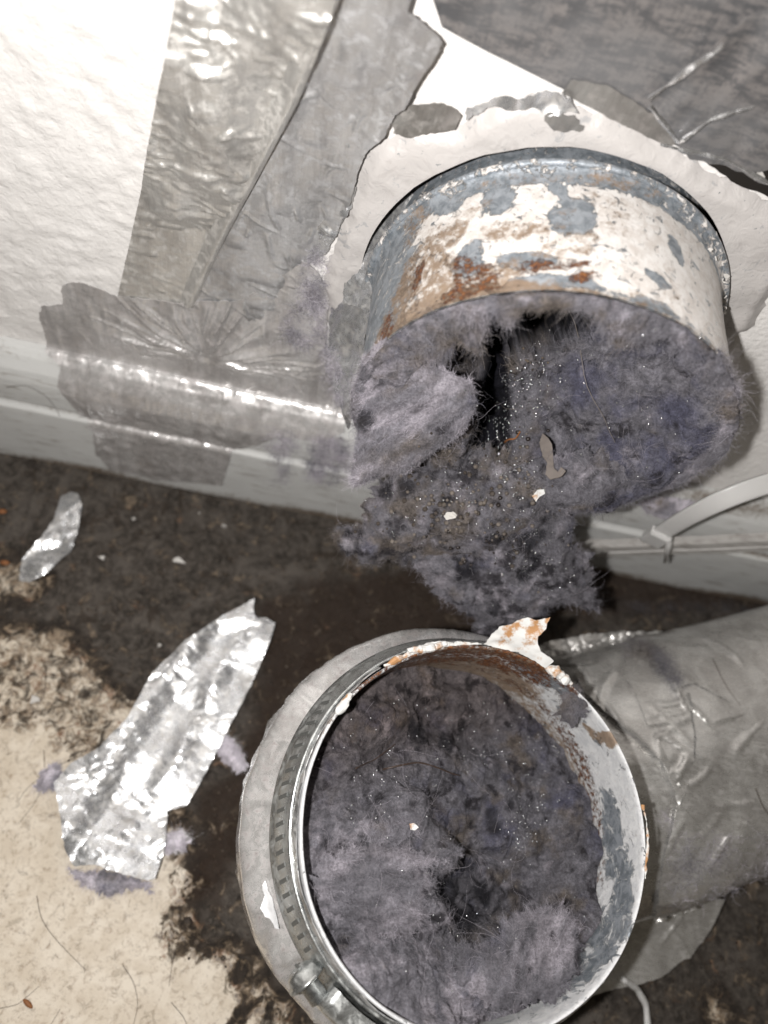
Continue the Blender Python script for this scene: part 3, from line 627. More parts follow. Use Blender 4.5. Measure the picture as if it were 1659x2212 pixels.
for s in ((1020, 605, .55, .5), (1005, 570, .25, .5, .5), (1150, 570, .45, .2), (1205, 572, .8, .16, .25), (1265, 600, .35, .2, .6), (830, 720, .35, .75), (905, 590, .18, .5), (980, 640, .5, .3)):
    rust = np.maximum(rust, .78*spot(*s))
grime = np.zeros_like(LL)
for s, a in (((970, 500, .45, .5, .5), .62), ((1080, 490, .6, .25), .5), ((950, 560, .3, .6), .5), ((1000, 650, 2.4, .5), .95), ((900, 690, 1.3, .8), .95), ((880, 620, .7, 1.2), .7), ((1120, 500, .8, .3), .6), ((930, 560, .55, 1.2), .62), ((1060, 600, .8, .5, .4), .6), ((1180, 540, .5, .3), .45), ((1330, 470, .5, .6), .33), ((1450, 620, .4, .5), .3), ((960, 590, .5, .9, .3), .7), ((1100, 640, 2.2, .3), .8), ((1400, 650, .8, .15), .4), ((900, 480, .5, .8), .45), ((1300, 430, .7, .25), .3), ((1010, 460, .6, .25, .4), .4), ((1250, 520, .5, .4), .45), ((1220, 470, .4, .5), .3), ((1150, 640, 1.4, .35), .7), ((810, 780, .8, 1.4), .75), ((1290, 640, 1.4, .16), .6), ((1180, 380, 2.5, .18), .3), ((1370, 400, 1.5, .25, .15), .42)):
    grime = np.maximum(grime, a*spot(*s))
grime = np.maximum(grime, .5*smooth(LM-.12, LM, LL))
obj('pipe_body', pipe_xyz(TT, LL), grid_faces(nT, len(Ls), True), MAT['galv'], pipe, col={'paint': paint, 'rust': rust, 'grime': grime})
li = np.concatenate([[LM], [LM-.03], np.linspace(LM-.1, -8, 20)]); T2, L2 = np.meshgrid(ts[::6], li, indexing='ij'); T2 = T2.ravel(); L2 = L2.ravel()
V = pipe_xyz(T2, np.maximum(L2, -2.5), np.where(L2 >= LM-.001, -.004, -.10)); V[:, 1] = -L2
obj('pipe_lining', V, grid_faces(120, len(li), True)[:, ::-1], MAT['galv'], pipe, col={'paint': .45*(L2 > LM-.08), 'rust': 0*T2+.3, 'grime': np.where(L2 > LM-.08, .35, .9)})
t5 = ts[::6]; V, F = [], []
bead_path = pipe_xyz(np.concatenate([t5, t5[:1]]), .62, .02); obj('rolled_bead', *tube(bead_path, .10, 8), MAT['galv'], pipe, col={'paint': np.full(121*8, .34), 'rust': np.zeros(121*8), 'grime': np.full(121*8, .1)})
# chips of paint along the joint on the right
g = np.random.default_rng(5)
for k in range(16):
    a = g.uniform(.15, 1.0); L = g.uniform(.25, 1.3); c0 = pipe_xyz(np.array([a]), np.array([L]), .1)[0]; r = g.uniform(.05, .13)
    n = unit(np.array([math.cos(a), -.6, math.sin(a)])+g.normal(size=3)*.5); A = unit(np.cross(n, [0, 1, .2])); B = np.cross(n, A); m = g.integers(5, 8); aa = np.sort(g.uniform(0, 6.28, m))
    pl_ = c0+(np.cos(aa)*r)[:, None]*A+(np.sin(aa)*r*g.uniform(.4, .9))[:, None]*B
    V = np.concatenate([pl_+n*.012, pl_-n*.012]); F = [list(range(m)), list(range(m, 2*m))[::-1]]+[[i, i+m, (i+1) % m+m, (i+1) % m] for i in range(m)]
    obj('paint_chip', V, F, MAT['flake'], pipe, smooth_=False)
# crumpled foil crust at the pipe's left root
def crust(label, outline, d0, n_, amp, sc, mat, seed):
    p0 = onplane(*outline[0], (0, -d0, 0), np.array([0, 1., 0])); pm = PlaneMap(np.array([-5, -d0, ZC]), n_); poly = resample(pm.q(outline), .1, .07, seed); q, F = cdt(poly, .1, seed=seed)
    V = pm.w(q)+pm.n*(amp*crumple(q, sc, 7, seed)+amp*.5*fbm(p3(q[:, 0], q[:, 1]), 2.2, 3, seed))[:, None]
    V2, F2, _ = thicken(V, F, 0, .02); o = obj('foil_crust', V2, F2, MAT[mat], None, base=V.mean(0), smooth_=False); return tag(o, label, 'foil scrap', 'foil crust left of the pipe')
crust('crumpled weathered foil crust in the upper left joint of pipe and sealant', [(782, 520), (800, 500), (850, 440), (880, 415), (915, 432), (905, 470), (868, 500), (850, 540), (835, 590), (812, 640), (790, 690), (770, 660), (735, 655), (742, 610), (770, 590), (775, 555)], .9, (-.75, -.55, .5), .26, .75, 'foil_white', 31)
crust('torn pale foil crust running down the left side of the pipe', [(735, 640), (790, 610), (835, 600), (850, 628), (818, 660), (795, 700), (785, 760), (775, 830), (768, 900), (745, 930), (725, 860), (712, 780), (708, 700), (715, 650)], .75, (-.8, -.6, .25), .24, .65, 'foil_white', 37)

# ================================================================== LINT IN THE WALL PIPE
lint = thing('lint_clog', 'thick grey lavender lint clog bursting out of the wall pipe mouth and hanging down', 'lint', (0.1, -LM, ZC-R0))
MC = np.array([PIPE0[0]+.1, -LM, ZC])
ctl = [(1572, 860, .15), (1540, 930, .0), (1500, 970, -.1), (1400, 1035, -.35), (1300, 1080, -.5), (1220, 1095, -.7), (1500, 800, .7), (1400, 850, 1.1), (1300, 900, 1.05), (1250, 1000, .4), (1400, 950, .55), (1540, 800, .35),
       (1450, 760, 1.5), (1350, 757, 1.9), (1260, 765, 2.3), (1180, 775, 2.6),
       (1150, 800, 2.4), (1150, 860, 1.7), (1150, 930, 1.1), (1140, 1010, .2), (1200, 800, 2.0), (1200, 900, 1.6),
       (1000, 870, .6), (900, 850, -.1), (810, 850, .3), (800, 760, .6), (850, 950, -.4), (950, 950, -.2), (950, 820, 1.2), (1000, 1010, -.3), (1080, 1050, -.4)]
cp = np.array([np.append(onplane(a, b, (0, -LM+d, 0), np.array([0, 1., 0]))[[0, 2]]-MC[[0, 2]], d) for a, b, d in ctl])
nr = 215; gx = np.linspace(-R0, R0, nr); U, Wv = np.meshgrid(gx, gx, indexing='ij'); uu, ww = U.ravel(), Wv.ravel()
# squared grid -> disc
rr = np.maximum(np.abs(uu), np.abs(ww)); hy = np.hypot(uu, ww)+1e-9; uu = uu*rr/hy; ww = ww*rr/hy
D2 = (uu[:, None]-cp[:, 0])**2+(ww[:, None]-cp[:, 1])**2; wt = 1/(D2+.03)**1.6; dep = (wt*cp[:, 2]).sum(1)/wt.sum(1)
rad_ = np.hypot(uu, ww)/R0
eg = np.array([np.append(onplane(a, b, (0, -LM+d, 0), np.array([0, 1., 0]))[[0, 2]]-MC[[0, 2]], d) for a, b, d in ((760, 760, .2), (890, 800, .2), (945, 835, .4), (990, 860, .7), (1040, 815, 1.8), (1095, 768, 2.4), (1180, 752, 2.4), (1260, 744, 2.2), (1350, 738, 1.8), (1430, 745, 1.4), (1500, 765, .9), (1572, 840, .2))])
eg = eg[np.argsort(eg[:, 0])]; hp = np.array([np.append(onplane(a, b, (0, -LM+d, 0), np.array([0, 1., 0]))[[0, 2]]-MC[[0, 2]], d) for a, b, d in ((1000, 800, .2), (1050, 770, .2), (1085, 800, .6), (1098, 850, 1.0), (1112, 900, 1.4), (1108, 945, 1.6), (1080, 970, 1.7), (1040, 988, 1.5), (1000, 968, 1.2), (1005, 930, .8), (1022, 890, .5), (1026, 850, .3))])
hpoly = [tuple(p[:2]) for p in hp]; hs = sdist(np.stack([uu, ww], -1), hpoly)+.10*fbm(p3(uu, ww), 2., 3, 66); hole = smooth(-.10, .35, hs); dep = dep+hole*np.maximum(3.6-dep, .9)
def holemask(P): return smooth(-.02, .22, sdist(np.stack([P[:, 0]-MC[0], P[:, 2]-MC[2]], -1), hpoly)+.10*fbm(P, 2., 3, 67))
tv = ww-np.interp(uu, eg[:, 0], eg[:, 1])-.10*fbm(p3(uu, ww), 2.2, 3, 77); void = smooth(.0, .30, tv)*smooth(1.0, .97, 0*uu)
V = np.stack([MC[0]+uu*.985, MC[1]+dep*(1-void*.0)+void*5.2, MC[2]+ww*.985-void*2.6*smooth(-4.6, -1., ww)], -1)
F = grid_faces(nr, nr)
if vnormals(V, F)[:, 1].mean() > 0: F = F[:, ::-1]
N = vnormals(V, F); amp = smooth(1., .93, rad_)
V = V+N*((.16*fbm(V, 1.3, 4, 3)+felt(V)*1.0)*(.25+.75*amp)*(1-void))[:, None]
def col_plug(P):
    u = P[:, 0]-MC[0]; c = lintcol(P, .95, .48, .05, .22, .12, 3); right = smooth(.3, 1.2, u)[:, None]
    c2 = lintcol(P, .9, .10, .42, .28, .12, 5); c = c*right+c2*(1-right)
    deep = smooth(2.7, 3.4, P[:, 1]-MC[1])[:, None]; c = c*(1-deep)+np.array([.006, .006, .009])*deep      # near-black: the throat's shade painted into the lint
    hm = holemask(P)[:, None]*smooth(.3, .9, P[:, 1]-MC[1])[:, None]; c = c*(1-hm)+np.array([.007, .007, .013])*hm      # blue-black lint, with the hole's shade painted in
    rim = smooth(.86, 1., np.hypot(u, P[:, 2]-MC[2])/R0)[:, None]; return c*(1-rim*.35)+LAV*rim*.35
plugV, plugF = V, F
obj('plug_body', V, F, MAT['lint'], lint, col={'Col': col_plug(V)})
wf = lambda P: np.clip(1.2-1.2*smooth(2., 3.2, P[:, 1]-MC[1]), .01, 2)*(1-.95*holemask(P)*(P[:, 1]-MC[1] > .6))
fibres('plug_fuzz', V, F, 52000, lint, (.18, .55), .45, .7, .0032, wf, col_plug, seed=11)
# frayed fringe hanging from the upper lip
nf_, ns = 420, 22; ft = np.linspace(.02, 3.12, nf_)
bmp = lambda a, b, w=.06: smooth(a-w, a+w, ft)*smooth(b+w, b-w, ft)
ln = .16+.16*np.abs(fbm(p3(ft*3, 0*ft), 1.3, 3, 41))+.62*bmp(1.30, 1.58, .05)+.95*bmp(2.2, 2.75, .09)+.55*bmp(2.02, 2.09, .02)+.2*bmp(.7, 1.2, .1)
ln = ln*(.62+.5*np.abs(vn(p3(ft*16, 0*ft), 7))+.45*np.abs(vn(p3(ft*38, 0*ft), 9))); ln *= (smooth(.3, .6, ft)*.9+.1)*1.22
sv = np.linspace(0, 1, ns); FT, SV = np.meshgrid(ft, sv, indexing='ij'); FT = FT.ravel(); SV = SV.ravel(); LN = np.repeat(ln, ns)
rad2 = R0-.0-SV*LN*(.9); yy_ = -LM-.07-.25*np.sin(SV*math.pi)*(.4+LN*.3)+SV*LN*.25
V = np.stack([MC[0]+rad2*np.cos(FT), yy_, MC[2]+rad2*np.sin(FT)], -1); V[:, 2] -= SV**2*LN*.25
F = grid_faces(nf_, ns)
if vnormals(V, F)[:, 1].mean() > 0: F = F[:, ::-1]
N = vnormals(V, F); V = V+N*(.12*fbm(V, 2, 4, 6)*np.sin(SV*math.pi))[:, None]
V2, F2, _ = thicken(V, F, .05+.10*np.sin(SV*math.pi), .06*np.sin(SV*math.pi)+.01)
cf = lambda P: lintcol(P, .95, .12, .38, .05, .3, 9)
obj('fringe_body', V2, F2, MAT['lint'], lint, col={'Col': cf(V2)})
fibres('fringe_fuzz', V2, F, 15000, lint, (.2, .55), .4, .45, .0034, None, cf, flow=np.array([0, -.1, -1.1]), seed=13)
k = rng.integers(0, nf_, 2600); P = V[k*ns+ns-2]; out = np.empty((len(k), 6, 3)); out[:, 0] = P+np.array([0, 0, .06]); Dd = unit(np.array([0, .0, -1.])+rng.normal(size=(len(k), 3))*.5); Lk = rng.uniform(.06, .3, len(k))
for j in range(1, 6): out[:, j] = out[:, j-1]+Dd*(Lk/5)[:, None]; Dd = unit(Dd+rng.normal(size=Dd.shape)*.28)
curves('fringe_strands', out, .003, cf(P)*rng.uniform(.9, 1.7, len(k))[:, None], lint)
# felted lint skin creeping over the left lip
ft = np.linspace(2.45, 3.75, 150); sv = np.linspace(-1.0, 1.1, 40); FT, SV = np.meshgrid(ft, sv, indexing='ij'); FT = FT.ravel(); SV = SV.ravel()
edge = -.02-.30*smooth(2.4, 3.4, FT)+.3*fbm(p3(FT*5, 0*FT), 1, 3, 8)
onout = SV < 0
V = np.where(onout[:, None], pipe_xyz(FT, LM+SV*.9, .02), np.stack([MC[0]+(R0-SV)*np.cos(FT), 0*FT-LM-.12, MC[2]+(R0-SV)*np.sin(FT)], -1))
al = smooth(edge-.15, edge+.15, SV)*smooth(2.46, 2.8, FT+.12*fbm(p3(SV*3, 0*SV), 1, 2, 4))*smooth(3.74, 3.5, FT); F = grid_faces(150, 40); F = F[al[F].mean(1) > .3]
used = np.unique(F); mp = -np.ones(len(V), int); mp[used] = np.arange(len(used)); V = V[used]; al = al[used]; F = mp[F]
nn = vnormals(V, F); 
if (nn*(V-MC-np.array([0, 3., 0]))).sum(1).mean() < 0: F = F[:, ::-1]
V2, F2, _ = thicken(V, F, (.10+.15*fbm(V, 1.2, 3, 5))*al, .01)
cf2 = lambda P: lintcol(P, 1.0, .05, .45, .1, .45, 15)
obj('lip_skin', V2, F2, MAT['lint'], lint, col={'Col': cf2(V2)}); fibres('lip_fuzz', V2, F, 7000, lint, (.15, .45), .3, .6, .0033, None, cf2, seed=17)
# the pale flap on the left, folding out of the mouth
pmF = PlaneMap(onplane(890, 900, (0, -LM-.55, 0), np.array([0, 1., 0])), (-.18, -.88, .42))
lintpad('flap_body', lint, pmF, [(772, 900), (782, 810), (810, 762), (860, 742), (915, 765), (968, 800), (1020, 822), (1022, 880), (1000, 925), (960, 960), (915, 985), (885, 1015), (840, 1020), (800, 1038), (766, 1045), (764, 1000), (772, 950)], .34, .075, .12, back=.25, seed=21,
        colkw=dict(a=1.05, blue=.10, brown=.3, dark=.06, pale=.50), nf=21000, fk=dict(length=(.18, .55), lift=.22, curl=.6, rad=.0034, flow=np.array([-.9, -.2, -1.2])), disp=.17, grain=(-.6, -.2, -.8), dark_spots=((790, 900, .35), (830, 800, .3)))
# hanging clumps below the mouth
pm1 = PlaneMap(onplane(950, 1120, (0, -LM-.9, 0), np.array([0, 1., 0])), (-.12, -.80, .58))
lintpad('clump_body', lint, pm1, [(775, 1075), (790, 1045), (840, 1015), (900, 985), (980, 960), (1050, 950), (1120, 960), (1190, 1000), (1215, 1060), (1190, 1110), (1130, 1150), (1080, 1190), (1040, 1200), (980, 1195), (910, 1205), (850, 1200), (790, 1212), (770, 1190), (725, 1160), (735, 1135), (780, 1120)], 1.15, .075, .3, back=.5, seed=23,
        colkw=dict(a=.95, blue=.03, brown=.5, dark=.3, pale=.25), nf=17000, fk=dict(length=(.15, .6), lift=.5, curl=.8, rad=.0032), disp=.42, dark_spots=((880, 1035, .35), (840, 1040, .3), (1085, 1150, .3), (1160, 1030, .35), (1010, 1190, .3), (940, 1010, .2)))
pm2 = PlaneMap(onplane(1120, 1200, (0, -LM-1.3, 0), np.array([0, 1., 0])), (.05, -.75, .66))
lintpad('clump_body', lint, pm2, [(1060, 1090), (1120, 1040), (1190, 1040), (1230, 1090), (1250, 1130), (1240, 1160), (1285, 1185), (1297, 1230), (1285, 1265), (1296, 1320), (1275, 1318), (1225, 1300), (1190, 1300), (1160, 1325), (1110, 1340), (1055, 1362), (1040, 1330), (1010, 1300), (950, 1275), (940, 1245), (920, 1225), (910, 1200), (960, 1180), (1020, 1150)], 1.35, .075, .3, back=.6, seed=27,
        colkw=dict(a=.95, blue=.3, brown=.12, dark=.32, pale=.32), nf=20000, fk=dict(length=(.15, .6), lift=.5, curl=.8, rad=.0032), disp=.46, dark_spots=((1145, 1080, .5), (1140, 1150, .55), (1120, 1210, .45), (1000, 1205, .45), (1060, 1290, .4), (1180, 1240, .3), (1210, 1330, .4)))
pm3 = PlaneMap(onplane(1230, 1060, (0, -LM-.5, 0), np.array([0, 1., 0])), (.1, -.85, .5))
lintpad('clump_body', lint, pm3, [(1150, 1000), (1250, 980), (1340, 985), (1420, 985), (1440, 1005), (1400, 1035), (1330, 1062), (1290, 1085), (1220, 1105), (1170, 1090)], .5, .075, .2, back=.4, seed=29,
        colkw=dict(a=.95, blue=.22, brown=.3, dark=.12, pale=.3), nf=9000, fk=dict(length=(.15, .5), lift=.45, curl=.6, rad=.0032), disp=.18)
lintpad('clump_body', lint, pm3, [(1380, 1000), (1450, 965), (1500, 920), (1550, 865), (1582, 850), (1592, 885), (1568, 942), (1515, 1006), (1450, 1045), (1390, 1060)], .36, .075, .2, back=.3, seed=30,
        colkw=dict(a=.95, blue=.2, brown=.25, dark=.1, pale=.35), nf=6000, fk=dict(length=(.15, .5), lift=.45, curl=.6, rad=.0032), disp=.12)
ft = np.linspace(-1.35, .95, 170); pth = pipe_xyz(ft, LM-.02, -.03); rr_ = (.10+.16*np.abs(fbm(p3(ft*3, 0*ft), 1.5, 3, 5)))*np.sin(np.linspace(.2, math.pi-.2, 170))**.5; v, f = tube(pth, rr_, 10); v = v+unit(v-np.repeat(pth, 10, 0))*(.10*fbm(v, 2.4, 4, 6))[:, None]
cf3 = lambda P: lintcol(P, .95, .15, .3, .08, .4, 19); f4 = np.array([x for x in f if len(x) == 4]); obj('lip_roll', v, f, MAT['lint'], lint, col={'Col': cf3(v)}); fibres('lip_roll_fuzz', v, f4, 9000, lint, (.2, .75), .9, .7, .0033, None, cf3, seed=71)
from mathutils.bvhtree import BVHTree
_bvh = {}
def bvh(o):
    if o.name not in _bvh:
        me = o.data; co = np.empty(len(me.vertices)*3); me.vertices.foreach_get('co', co)
        _bvh[o.name] = BVHTree.FromPolygons((co.reshape(-1, 3)/S+BASE[o.name]).tolist(), [tuple(p.vertices) for p in me.polygons])
    return _bvh[o.name]
def surf(x, y, objs):                      # nearest point of the given bodies on a sight line
    best = None; d = Vector(unit(ray(x, y)))
    for o in objs:
        loc, nor, i, dd = bvh(o).ray_cast(Vector(CAM), d)
        if loc is not None and (best is None or dd < best[0]):
            n = np.array(nor); n = n if n@ray(x, y) < 0 else -n; best = (dd, np.array(loc), n)
    return best

def chip(name, x, y, objs, outline, mat, parent, lift=.1, amp=.05, tilt=None, off=0.):
    h = surf(x, y, objs) if objs else None
    p = h[1]+h[2]*lift; n = unit(h[2]+unit(CAM-p)*1.2); pm = PlaneMap(p, n); poly = resample(pm.q(outline), .05, .01, 3); q, F = cdt(poly, .06)
    V = pm.w(q)+pm.n*(amp*fbm(p3(q[:, 0], q[:, 1]), 3, 3, int(x)))[:, None]; V2, F2, _ = thicken(V, F, .02, .02)
    return obj(name, V2, F2, MAT[mat], parent, base=None if parent is not None else p)
def bodies(root): return [o for o in bpy.data.objects if o.parent == root and o.type == 'MESH' and o.get('kind') != 'stuff']
def scatter(zones, objs, n, g):
    P, N = [], []
    w = np.array([z[4] for z in zones]); 
    for k in range(n):
        z = zones[g.choice(len(zones), p=w/w.sum())]; h = surf(g.normal(z[0], z[2]), g.normal(z[1], z[3]), objs)
        if h is not None: P.append(h[1]); N.append(h[2])
    return np.array(P), np.array(N)
LB = bodies(lint); g = np.random.default_rng(50)
P, N = scatter([(1075, 895, 28, 40, 4), (1150, 830, 35, 45, 4), (1330, 860, 120, 80, 2.5), (1060, 1060, 70, 60, 3), (1150, 1170, 60, 60, 3), (1110, 1010, 30, 30, 2), (860, 1120, 60, 40, 1.2), (1180, 1260, 70, 40, 1.5)], LB, 520, g)
r = g.uniform(.020, .042, len(P))*np.where(g.random(len(P)) < .06, 1.7, 1); beads('water_beads', P+N*(r*.9+.05)[:, None], r, MAT['drop'], lint)
P, N = scatter([(1080, 1140, 45, 45, 3), (1140, 960, 40, 70, 1), (1030, 1180, 60, 20, 1)], LB, 34, g); beads('dark_seeds', P+N*.05, g.uniform(.03, .085, len(P)), MAT['seed'], lint)
P, N = scatter([(1150, 790, 22, 22, 3), (1000, 1020, 60, 50, 2), (1120, 960, 30, 40, 1)], LB, 26, g); beads('grit_beads', P+N*.04, g.uniform(.02, .045, len(P)), MAT['grit'], lint)
P, N = scatter([(1060, 1110, 70, 60, 3), (930, 1110, 70, 45, 2), (1130, 1010, 30, 40, 1)], LB, 150, g); r = g.uniform(.03, .10, len(P)); beads('crusty_crumbs', P+N*.03, r, MAT['crust'], lint)
lintroot = lint
chip('plaster_chip', 972, 1112, LB, [(959, 1115), (966, 1106), (978, 1105), (988, 1113), (984, 1120), (972, 1122), (964, 1123)], 'flake', lint, .22)
chip('paper_shred', 1185, 985, LB, [(1165, 955), (1172, 935), (1183, 945), (1192, 960), (1195, 990), (1196, 1012), (1205, 1020), (1212, 1010), (1222, 1018), (1212, 1030), (1190, 1035), (1178, 1025), (1182, 1000), (1172, 985)], 'thread', lint, .16)
chip('wool_fleck', 1165, 1065, LB, [(1150, 1072), (1160, 1058), (1175, 1056), (1178, 1066), (1166, 1072), (1158, 1084)], 'paper', lint, .2)
def strand(name, pts, objs, r, mat, parent, lift=.12, k=5, label=None, group=None, cat=None):
    P = []
    n = 14; tt = np.linspace(0, len(pts)-1, n); xs_ = np.interp(tt, range(len(pts)), [p[0] for p in pts]); ys_ = np.interp(tt, range(len(pts)), [p[1] for p in pts])
    for a, b in zip(xs_, ys_):
        h = surf(a, b, objs)
        if h is not None: P.append(h[1]+h[2]*lift)
    P = np.array(P)
    for _ in range(3): P[1:-1] = (P[:-2]+2*P[1:-1]+P[2:])/4
    v, f = tube(P, np.linspace(r, r*.6, len(P)), k); o = obj(name, v, f, MAT[mat], parent, base=P.mean(0) if parent is None else None)
    if parent is None: tag(o, label, cat, group)
    return o
def wisps(root, bs, zones, n, seed):
    g_ = np.random.default_rng(seed); P, N = scatter(zones, bs, n, g_); n = len(P); out = np.empty((n, 12, 3)); out[:, 0] = P; R_ = g_.normal(size=(n, 3)); D = unit(R_-(R_*N).sum(1)[:, None]*N+N*g_.uniform(.1, .7, n)[:, None]); cv = g_.normal(size=(n, 3)); L = g_.uniform(.5, 1.7, n)
    for j in range(1, 12): out[:, j] = out[:, j-1]+D*(L/11)[:, None]; D = unit(D+cv*.16+g_.normal(size=(n, 3))*.10-N*.07)
    curves('stray_fibres', out, .0030, np.where(g_.random(n)[:, None] < .7, LAV*1.5, GREY*.6), root)
wisps(lint, LB, [(900, 880, 90, 90, 3), (1330, 860, 130, 100, 2), (1050, 1130, 150, 90, 4), (1180, 1250, 90, 60, 3), (1350, 1000, 90, 30, 2)], 170, 501)
strand('pale_thread', [(1243, 690), (1255, 760), (1275, 850), (1310, 920), (1330, 945)], LB, .012, 'thread', lint, .35)
strand('brown_splinter', [(1098, 958), (1112, 942), (1122, 930)], LB, .035, 'twig', lint, .15)
strand('pale_thread', [(1060, 880), (1090, 878), (1120, 886)], LB, .010, 'thread', lint, .3)
for pts in ([(1265, 1060), (1268, 1090), (1262, 1120)], [(1290, 1065), (1297, 1090), (1303, 1125)], [(1322, 1062), (1330, 1085)]):
    a = np.array([onplane(x, y, (0, -LM-.2, 0), np.array([0, 1., 0])) for x, y in pts]); a = np.stack([np.interp(np.linspace(0, len(a)-1, 9), range(len(a)), a[:, k]) for k in range(3)], -1)
    obj('pale_thread', *tube(a, .010, 5), MAT['thread'], lint)

# ================================================================== ELBOW DUCT ON THE FLOOR
RC = np.array([.758, -14.829, 10.566]); NR = unit(np.array([.09, -.068, .994])); E = unit(np.array([.92, .39, 0.])); E2 = unit(E-NR*(E@NR)); B2 = np.cross(NR, E2)
RM = 5.08
duct = thing('duct_elbow', 'round steel duct elbow wrapped in clear and silver tape, its open mouth facing up', 'duct', (RC[0], RC[1], 0))
def rp(a, s, r): a = np.asarray(a, float); return RC-NR*np.asarray(s)[..., None]+(np.asarray(r)*np.cos(a))[..., None]*E2+(np.asarray(r)*np.sin(a))[..., None]*B2
def ang(x, y, s=0.): Q = onplane(x, y, RC-NR*s, NR)-RC; return math.atan2(Q@B2, Q@E2)
# inside wall + lip + outside collar in one sheet
na = 480; aa = np.linspace(0, 2*math.pi, na+1)[:-1]
pr = [(4.98, s) for s in np.linspace(6.5, .1, 36)]+[(5.00, .0), (5.04, -.03), (5.08, .03)]+[(5.09, s) for s in np.linspace(.15, 2.2, 10)]
A_, S_ = np.meshgrid(aa, [p[1] for p in pr], indexing='ij'); _, R_ = np.meshgrid(aa, [p[0] for p in pr], indexing='ij'); A_ = A_.ravel(); S_ = S_.ravel(); R_ = R_.ravel()
cpt = np.stack([np.cos(A_)*5, np.sin(A_)*5, S_], -1); dent = .05*fbm(np.stack([np.cos(A_), np.sin(A_), 0*A_], -1), 1.2, 3, 3)
V = rp(A_, S_+dent, R_+dent)
def aspot(x, y, s0, ra, rs):
    a0 = ang(x, y, s0); u = ((A_-a0+math.pi) % (2*math.pi)-math.pi)*5; u = u+.3*fbm(cpt, .9, 4, 71); v = S_-s0+.3*fbm(cpt, .9, 4, 72); return smooth(1.3, .7, np.hypot(u/ra, v/rs))
paint = np.full(len(A_), .84); rust = 0*A_; grime = 0*A_
for q_ in ((1330, 2000, .8, 2.2, .8), (1290, 2080, 1.2, 1.6, 1.), (1350, 1800, 1.6, 1.5, .7), (1180, 1460, .6, 1.2, .6)): paint = np.minimum(paint, 1-.75*aspot(*q_))
for q_, a in (((1010, 1420, .9, 3.2, 1.3), .9), ((900, 1450, 1.2, 2.2, 1.6), .85), ((1180, 1430, .15, 1.3, .35), .8), ((1235, 1620, 2.6, 1.6, .5), .6), ((1280, 1760, 2.6, 1.0, .4), .6), ((800, 1510, .8, 1.5, 1.5), .7)): rust = np.maximum(rust, a*aspot(*q_))
for q_, a in (((1130, 1410, .1, 1.2, .5), .95), ((980, 1400, .3, 2., .5), .7), ((1310, 1600, .3, .3, .5), .95), ((1280, 1590, .9, .4, .2), .9), ((760, 1600, 1.5, 2.5, 1.5), .7), ((1000, 1480, 2.4, 3, 1.2), .9)): grime = np.maximum(grime, a*aspot(*q_))
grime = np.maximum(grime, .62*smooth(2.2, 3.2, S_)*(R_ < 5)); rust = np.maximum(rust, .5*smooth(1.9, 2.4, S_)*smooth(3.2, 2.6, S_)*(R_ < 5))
obj('mouth_collar', V, grid_faces(na, len(pr), True), MAT['galv_blue'], duct, col={'paint': paint, 'rust': rust, 'grime': grime})
# tape-wrapped elbow and leg: swept section
st = []
for s in np.linspace(1.3, 3.6, 24): st.append((RC-NR*s, E2, B2, 5.28+1.08*smooth(1.55, 2.75, s), 5.28+.88*smooth(1.55, 2.75, s)))
PV = RC-NR*3.6+E2*6.37
for al in np.linspace(0, 1, 44)[1:]:
    al_ = al*math.pi/2; h = 6.34+(3.5-6.34)*smooth(0, 1, al); ax = E2*math.cos(al_)+np.array([0, 0, -1])*(-math.sin(al_)); ax = unit(E2*math.cos(al_)+np.array([0, 0, 1.])*math.sin(al_))
    w_ = 6.15+(5.0-6.15)*smooth(0, 1, al); st.append((PV-ax*(h+.03), ax, unit(np.cross([0, 0, 1.], E)), h, w_))
for s in np.linspace(.5, 18, 46): st.append((PV-np.array([0, 0, 3.5])+E*s, np.array([0, 0, 1.]), unit(np.cross([0, 0, 1.], E)), 3.5, 5.0))
nk = 420; ka = np.linspace(0, 2*math.pi, nk+1)[:-1]
V = np.concatenate([c_+ (ra*np.cos(ka))[:, None]*a_+(rb*np.sin(ka))[:, None]*b_ for c_, a_, b_, ra, rb in st])
F = grid_faces(len(st), nk); F = np.array([[i*nk+j, i*nk+(j+1) % nk, (i+1)*nk+(j+1) % nk, (i+1)*nk+j] for i in range(len(st)-1) for j in range(nk)])
N = vnormals(V, F)
cen = np.repeat(np.array([c_ for c_, *_ in st]), nk, 0)
if ((V-cen)*N).sum(1).mean() < 0: F = F[:, ::-1]; N = -N
V = V+N*(.09*fbm(V, .45, 2, 3)+.03*crumple(np.stack([V@E, V@B2*1.0+V[:, 2]*.5], -1), .7, 5, 4)*smooth(9.0, 8.0, V[:, 2])*smooth(6, 1, (V-RC)@E)+.16*crumple(np.stack([V@E, V[:, 1]], -1), .3, 5, 14)*smooth(3, 7, (V-RC)@E)+.03*ridged(V*np.array([1, 1, .3]), 1.3, 3, 6)*smooth(10.0, 8.5, V[:, 2])*smooth(4, 0, (V-RC)@E))[:, None]
qq = np.stack([np.arctan2((V-RC)@B2, (V-RC)@E2)*5.6, V[:, 2]], -1); V = V+N*(creases(qq, 150, 77, .10, .10, (.8, 3.6), 1.57, .45)*smooth(10.2, 9., V[:, 2])*smooth(3, 0, (V-RC)@E))[:, None]
ebody = obj('elbow_body', V, F, MAT['clear'], duct); ebody.data.materials.append(MAT['film']); ebody.data.polygons.foreach_set('material_index', (((V[F].mean(1)-RC)@E) > 3.5).astype(np.int32))
lo_, hi_ = V[:, 2].min(), V[:, 2].max()
